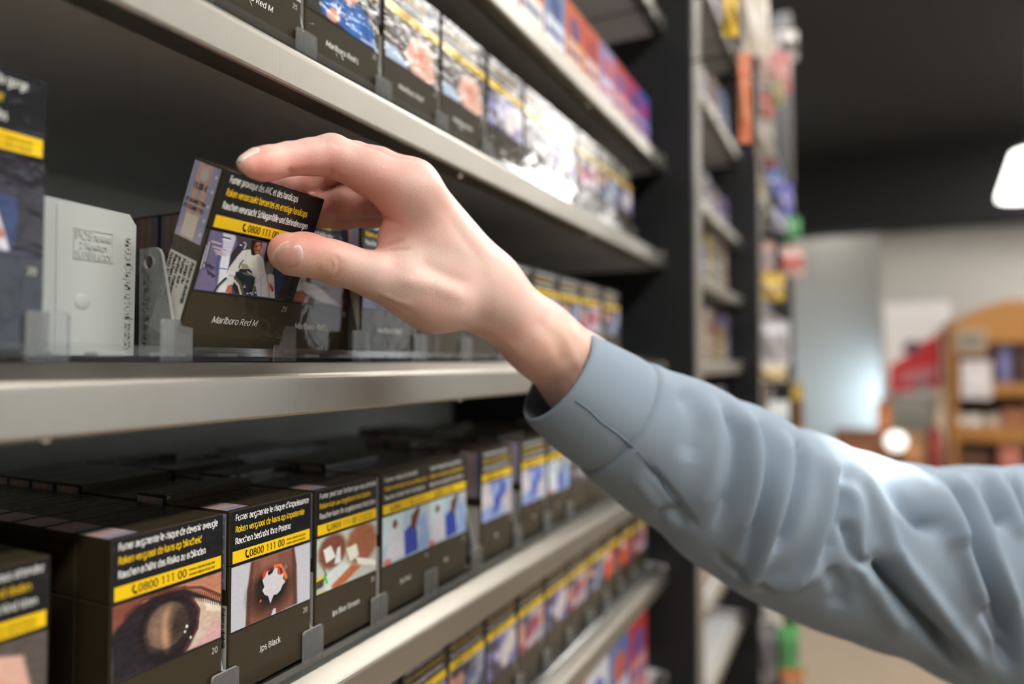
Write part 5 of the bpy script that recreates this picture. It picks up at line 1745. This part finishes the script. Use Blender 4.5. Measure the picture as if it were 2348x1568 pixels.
def thumb_nail_col(x, y, r):
    bed = np.array([.80, .60, .545]); lun = np.array([.83, .70, .68]); edge = np.array([.87, .78, .70])
    w = np.clip((x - 682 - .10 * (y - 580)) / 6, 0, 1)
    c = bed * (1 - w) + lun * w
    fe = np.clip((630 + .9 * max(0, 585 - y) - x) / 5, 0, 1) if x < 665 else 0.0
    c = c * (1 - fe) + edge * fe
    if x < 662 and r > .9:
        c = edge
    return c
nail([(622, 587), (628, 573), (643, 558), (658, 551), (673, 552.5), (687, 559), (695, 570), (698, 581), (695.5, 594), (690, 605), (681, 613), (664, 614), (646, 611), (631, 606), (624, 597)], 'fingernail', .35, thumb_nail_col)
def nail_on_finger(a, b, dorsal, s0, s1, span, lift, name):
    """curved plate lying on the back of a finger tip: a tip centre, b towards the joint"""
    a, b = cpt(*a), cpt(*b)
    t = (b - a) / np.linalg.norm(b - a)
    n0 = np.array(dorsal, float); n0 -= t * (n0 @ t); n0 /= np.linalg.norm(n0)
    sd = np.cross(t, n0)
    ns, nf = 14, 15
    Q, Dr, E = [], [], []
    for i in range(ns):
        s = s0 + (s1 - s0) * i / (ns - 1)
        w = span * (1 - max(0, (i / (ns - 1) - .72) / .28) ** 2 * .55)      # rounded root
        for j in range(nf):
            f = math.radians(-w + 2 * w * j / (nf - 1))
            d = n0 * math.cos(f) + sd * math.sin(f)
            Q.append(a + t * s + d * 14.0); Dr.append(d)
            E.append(min(j, nf - 1 - j, ns - 1 - i) / 2.0)
    Q, Dr, E = np.array(Q), np.array(Dr), np.array(E)
    Q0 = Q.copy()
    for _ in range(40):
        Q = Q - Dr * (np.clip(hand_sdf(Q), -2, 6) * .8)[:, None]
        over = np.maximum(((Q0 - Q) * Dr).sum(1) - 13.0, 0)
        Q = Q + Dr * over[:, None]
    V = Q + Dr * np.where(E <= 0, -.2, lift)[:, None]
    V2 = V - Dr * .5
    n = len(V)
    F = [(i * nf + j, i * nf + j + 1, (i + 1) * nf + j + 1, (i + 1) * nf + j) for i in range(ns - 1) for j in range(nf - 1)]
    F2 = [tuple(k + n for k in q[::-1]) for q in F]
    rim = [(i, i + 1, i + 1 + n, i + n) for i in range(nf - 1)]
    me = bpy.data.meshes.new(name)
    me.from_pydata(to_world(np.concatenate([V, V2])).tolist(), [], F + F2 + rim)
    import bmesh
    bm = bmesh.new(); bm.from_mesh(me); bmesh.ops.recalc_face_normals(bm, faces=bm.faces); bm.to_mesh(me); bm.free()
    ca = me.color_attributes.new('Col', 'FLOAT_COLOR', 'POINT')
    rgba = np.ones((2 * n, 4), np.float32)
    c = np.array([[.96, .84, .78] if k // nf > 2 else [.97, .92, .86] for k in range(n)])
    rgba[:, :3] = lin_arr(np.concatenate([c, c]))
    ca.data.foreach_set('color', rgba.ravel())
    me.materials.append(MATS['fingernail'])
    return obj(name, me, person, smooth=True)
nail_on_finger((566, 380, 305), (622, 373, 316), (-.15, -1.0, .12), -3.6, 7.0, 58, .30, 'fingernail')

# ---- sleeve: lofted tube of cloth with folds
SL = [  # px, py, distance mm, half width across (px), half width in depth (mm)
    (1277, 862, 420, 124, 32), (1318, 892, 424, 133, 34), (1362, 922, 429, 140, 36), (1410, 952, 434, 144, 38), (1452, 980, 438, 150, 40), (1500, 1008, 443, 162, 42),
    (1580, 1054, 452, 176, 46), (1680, 1116, 463, 190, 51), (1790, 1180, 475, 203, 55), (1900, 1228, 487, 208, 59), (2010, 1262, 498, 212, 62), (2110, 1288, 506, 222, 65), (2220, 1315, 512, 247, 68), (2340, 1340, 516, 274, 72), (2480, 1356, 520, 290, 76), (2680, 1358, 524, 302, 82), (2900, 1340, 528, 310, 88)]
def loft(nodes, nring, nseg, extra=0.0):
    A = np.array(nodes, float)
    C = np.array([cpt(a[0], a[1], a[2]) for a in A])
    ra = A[:, 3] / FPX * A[:, 2]
    rb = A[:, 4]
    s = np.r_[0, np.cumsum(np.linalg.norm(np.diff(C, axis=0), axis=1))]
    ss = np.linspace(0, s[-1], nring)
    def cub(v):                       # smooth interpolation (Catmull-Rom through nodes)
        m = np.gradient(v, s, axis=0)
        i = np.clip(np.searchsorted(s, ss, 'right') - 1, 0, len(s) - 2)
        h = s[i + 1] - s[i]
        t = (ss - s[i]) / h
        sh = (lambda z: z[:, None]) if v.ndim == 2 else (lambda z: z)
        return sh(2*t**3 - 3*t**2 + 1) * v[i] + sh((t**3 - 2*t**2 + t) * h) * m[i] + sh(-2*t**3 + 3*t**2) * v[i+1] + sh((t**3 - t**2) * h) * m[i+1]
    Cc, a_, b_ = cub(C), cub(ra) + extra, cub(rb) + extra
    T = np.gradient(Cc, axis=0); T /= np.linalg.norm(T, axis=1, keepdims=True)
    view = Cc / np.linalg.norm(Cc, axis=1, keepdims=True)
    U = np.cross(T, view); U /= np.linalg.norm(U, axis=1, keepdims=True)      # across the picture
    Wv = np.cross(U, T)                                                        # along the view
    th = np.linspace(0, 2 * np.pi, nseg, endpoint=False)
    P = Cc[:, None] + a_[:, None, None] * np.cos(th)[None, :, None] * U[:, None] + b_[:, None, None] * np.sin(th)[None, :, None] * Wv[:, None]
    Nn = (np.cos(th)[None, :, None] * U[:, None] / a_[:, None, None] + np.sin(th)[None, :, None] * Wv[:, None] / b_[:, None, None])
    Nn /= np.linalg.norm(Nn, axis=2, keepdims=True)
    return P, Nn, ss, th

FOLDS = [  # polyline px, half width px, height mm (+ ridge, - valley)
    ([(1610, 905), (1640, 990), (1630, 1090), (1590, 1190)], 22, 2.2), ([(1660, 930), (1690, 1000), (1685, 1100), (1640, 1220)], 14, -2.6), ([(1700, 940), (1730, 1020), (1725, 1130), (1680, 1270)], 16, 3.0),
    ([(1745, 960), (1765, 1040), (1750, 1150), (1700, 1290)], 13, -3.2), ([(1790, 985), (1800, 1060), (1780, 1170), (1735, 1300), (1700, 1340)], 15, 3.4), ([(1840, 1005), (1838, 1090), (1808, 1200), (1770, 1270)], 13, -3.4),
    ([(1880, 1030), (1900, 1100), (1895, 1180), (1850, 1290), (1780, 1360)], 15, 3.2), ([(1935, 1060), (1935, 1130), (1915, 1210), (1880, 1290)], 14, -3.0), ([(1900, 1050), (1960, 1150), (1965, 1260), (1985, 1350)], 12, 2.6),
    ([(1960, 1050), (2010, 1150), (2040, 1230), (2060, 1290)], 16, 2.8), ([(1990, 1060), (2060, 1130), (2110, 1190), (2150, 1220)], 16, -3.6), ([(2050, 1060), (2110, 1110), (2170, 1200), (2190, 1260)], 18, 3.4),
    ([(2010, 1285), (2060, 1350), (2130, 1440), (2220, 1545)], 15, -6.0), ([(2030, 1250), (2100, 1330), (2180, 1430), (2260, 1530)], 18, 3.4), ([(1985, 1310), (2030, 1390), (2080, 1450)], 22, 2.6),
    ([(2160, 1080), (2200, 1160), (2250, 1280), (2310, 1430), (2330, 1520)], 13, -4.4), ([(2190, 1075), (2240, 1170), (2290, 1300), (2340, 1430)], 14, 3.4), ([(2130, 1075), (2170, 1170), (2220, 1300), (2270, 1430), (2290, 1500)], 15, 3.2),
    ([(2235, 1075), (2280, 1150), (2300, 1210)], 11, -4.0), ([(2275, 1075), (2310, 1150), (2345, 1240)], 12, 3.4), ([(2310, 1075), (2340, 1140), (2360, 1200)], 10, -3.6), ([(2250, 1380), (2290, 1460), (2320, 1540)], 14, -4.0),
    ([(1940, 1190), (1960, 1270), (1990, 1300)], 10, -2.6), ([(1560, 890), (1590, 960), (1575, 1060)], 20, -1.2), ([(1900, 1300), (1930, 1350), (1920, 1400)], 18, -2.0), ([(1690, 1330), (1780, 1340), (1900, 1310)], 16, 1.6),
    ([(1640, 1265), (1700, 1318), (1770, 1350)], 8, -1.6), ([(1480, 1060), (1540, 1130), (1600, 1210)], 7, -1.0), ([(1450, 1080), (1500, 1150), (1560, 1210)], 14, 1.0), ([(1500, 1180), (1540, 1170), (1580, 1200)], 12, -1.6),
]
NR, NS = 330, 260
SP, SN, ss, th = loft(SL, NR, NS)
shape = SP.shape
SPf, SNf = SP.reshape(-1, 3), SN.reshape(-1, 3)
R5 = np.random.default_rng(9)
# general soft slouching all round the tube
S_, T_ = np.meshgrid(ss, th, indexing='ij')
soft = np.zeros_like(S_)
for k in range(16):
    f1 = .03 + .10 * R5.random(); n1 = int(R5.integers(1, 5))
    soft += np.sin(S_ * f1 + n1 * T_ + R5.random() * 6.28) * (.25 + .25 * R5.random())
ramp = np.clip((S_ - 62) / 60, 0, 1)
back = np.clip(np.sin(T_), 0, 1)
soft = soft * ramp * (.5 + 1.6 * back)
SPf = SPf + SNf * soft.reshape(-1)[:, None]
def spline(pts, k=8):
    P = np.array(pts, float)
    if len(P) < 3:
        return P
    s = np.arange(len(P)); t = np.linspace(0, len(P) - 1, k * (len(P) - 1) + 1)
    m = np.gradient(P, axis=0)
    i = np.minimum(t.astype(int), len(P) - 2); f = (t - i)[:, None]
    return (2*f**3 - 3*f**2 + 1) * P[i] + (f**3 - 2*f**2 + f) * m[i] + (-2*f**3 + 3*f**2) * P[i+1] + (f**3 - f**2) * m[i+1]
SPf = crease(SPf, SNf, [(spline(a), w * 1.1, d * (1.9 if d > 0 else 3.0)) for a, w, d in FOLDS])
# thin seam under the cuff band and along the underside of the sleeve
def tube_mesh(P, shape, closed=True):
    nr, ns = shape[:2]
    i, j = np.meshgrid(np.arange(nr - 1), np.arange(ns), indexing='ij')
    a = i * ns + j; b = i * ns + (j + 1) % ns
    return np.stack([a, b, b + ns, a + ns], -1).reshape(-1, 4)

CUFF_END = 46.0
icuff = int(np.searchsorted(ss, CUFF_END))
def cloth(name, col, rib):
    m, N, L, B = new_mat(name)
    tc = N.new('ShaderNodeTexCoord')
    nz = N.new('ShaderNodeTexNoise'); nz.inputs['Scale'].default_value = 26; nz.inputs['Detail'].default_value = 5
    L.new(tc.outputs['Object'], nz.inputs['Vector'])
    mx = N.new('ShaderNodeMix'); mx.data_type = 'RGBA'
    c = np.array(col[:3])
    mx.inputs[6].default_value = (*(c * .93), 1); mx.inputs[7].default_value = (*(c * 1.06), 1)
    L.new(nz.outputs['Fac'], mx.inputs[0]); L.new(mx.outputs[2], B.inputs['Base Color'])
    B.inputs['Roughness'].default_value = .9
    B.inputs['Specular IOR Level'].default_value = .15
    B.inputs['Sheen Weight'].default_value = .0
    B.inputs['Sheen Roughness'].default_value = .5
    wv = N.new('ShaderNodeTexWave'); wv.bands_direction = 'X' if rib else 'Y'
    wv.inputs['Scale'].default_value = 60 if rib else 300
    wv.inputs['Distortion'].default_value = 0.4 if rib else 1.2
    L.new(tc.outputs['UV'] if rib else tc.outputs['Object'], wv.inputs['Vector'])
    bp = N.new('ShaderNodeBump'); bp.inputs['Strength'].default_value = .25 if rib else .12; bp.inputs['Distance'].default_value = .0005
    L.new(wv.outputs['Fac'], bp.inputs['Height']); L.new(bp.outputs[0], B.inputs['Normal'])
    MATS[name] = m
    return m
SLEEVE_COL = srgb(140, 154, 167)
M_SLEEVE = cloth('sweatshirt_cloth', SLEEVE_COL, False)
M_CUFF = cloth('ribbed_cuff_cloth', SLEEVE_COL, True)

def cloth_mesh(name, P, shape, mat, parent, inner=None):
    F = tube_mesh(P, shape)
    me = bpy.data.meshes.new(name)
    me.from_pydata(to_world(P).tolist(), [], F.tolist())
    uv = me.uv_layers.new(name='UVMap')
    nr, ns = shape[:2]
    i, j = np.meshgrid(np.arange(nr - 1), np.arange(ns), indexing='ij')
    U = np.stack([np.stack([j / ns, i / nr], -1), np.stack([(j + 1) / ns, i / nr], -1), np.stack([(j + 1) / ns, (i + 1) / nr], -1), np.stack([j / ns, (i + 1) / nr], -1)], 2)
    uv.data.foreach_set('uv', U.reshape(-1).astype(np.float32))
    import bmesh
    bm = bmesh.new(); bm.from_mesh(me); bmesh.ops.recalc_face_normals(bm, faces=bm.faces); bm.to_mesh(me); bm.free()
    me.materials.append(mat)
    o = obj(name, me, parent, smooth=True)
    return o

SPg = SPf.reshape(shape)
Nr3 = SN
# body of the sleeve starts at the seam with a small tuck, bulging out over the cuff
body = SPg[icuff:].copy()
sb = ss[icuff:] - ss[icuff]
puff = 1.8 * (1 - np.exp(-sb / 3.0)) * np.exp(-sb / 60) - 1.6 * np.exp(-(sb / 1.3) ** 2)
body += Nr3[icuff:] * puff[:, None, None]
for q in range(1, 15):
    cen = body[-1].mean(0)
    body = np.concatenate([body, (cen + (SPg[-1] - cen) * math.cos(q / 14 * math.pi / 2) + np.array([40.0, -6.0, 4.0]) * math.sin(q / 14 * math.pi / 2))[None]])
sleeve = cloth_mesh('sweatshirt_sleeve', body.reshape(-1, 3), body.shape, M_SLEEVE, person)
# cuff band: outer face, rolled rim, inner face
out_ = SPg[:icuff + 1].copy()
so_ = ss[:icuff + 1]
out_ -= Nr3[:icuff + 1] * (1.4 * np.exp(-((so_ - CUFF_END) / 1.6) ** 2) + 1.0 * np.exp(-(so_ / 1.2) ** 2))[:, None, None]
inn = (SPg[:icuff + 1] - Nr3[:icuff + 1] * 2.4)[::-1]
cuffP = np.concatenate([inn, out_], 0)
cuff = cloth_mesh('cuff', cuffP.reshape(-1, 3), cuffP.shape, M_CUFF, sleeve)
# seams: a raised welt along the underside of cuff and sleeve
M_SEAM = cloth('seam_cloth', srgb(104, 124, 140), False)
def seam(pts, name, r, parent):
    path = []
    flat_ = np.concatenate([out_.reshape(-1, 3), body.reshape(-1, 3)])
    fpx = pixels(flat_)
    for p in pts:
        d2 = ((fpx - p) ** 2).sum(1) + np.where(flat_[:, 2] > 1e9, 0, 0)
        cand = np.argsort(d2)[:12]
        k = cand[np.argmin(flat_[cand, 2])]
        path.append(flat_[k])
    path = np.array(path)
    w = to_world(path)
    return MB().tube([tuple(p) for p in w], r, M_SEAM, 6).build(name, parent, smooth=True)
seam([(1318, 922), (1350, 946), (1385, 972), (1418, 1000), (1446, 1026)], 'cuff_seam', .0006, sleeve)
seam([(1462, 1040), (1486, 1066), (1508, 1092), (1528, 1116), (1548, 1142), (1566, 1166)], 'sleeve_seam', .0007, sleeve)
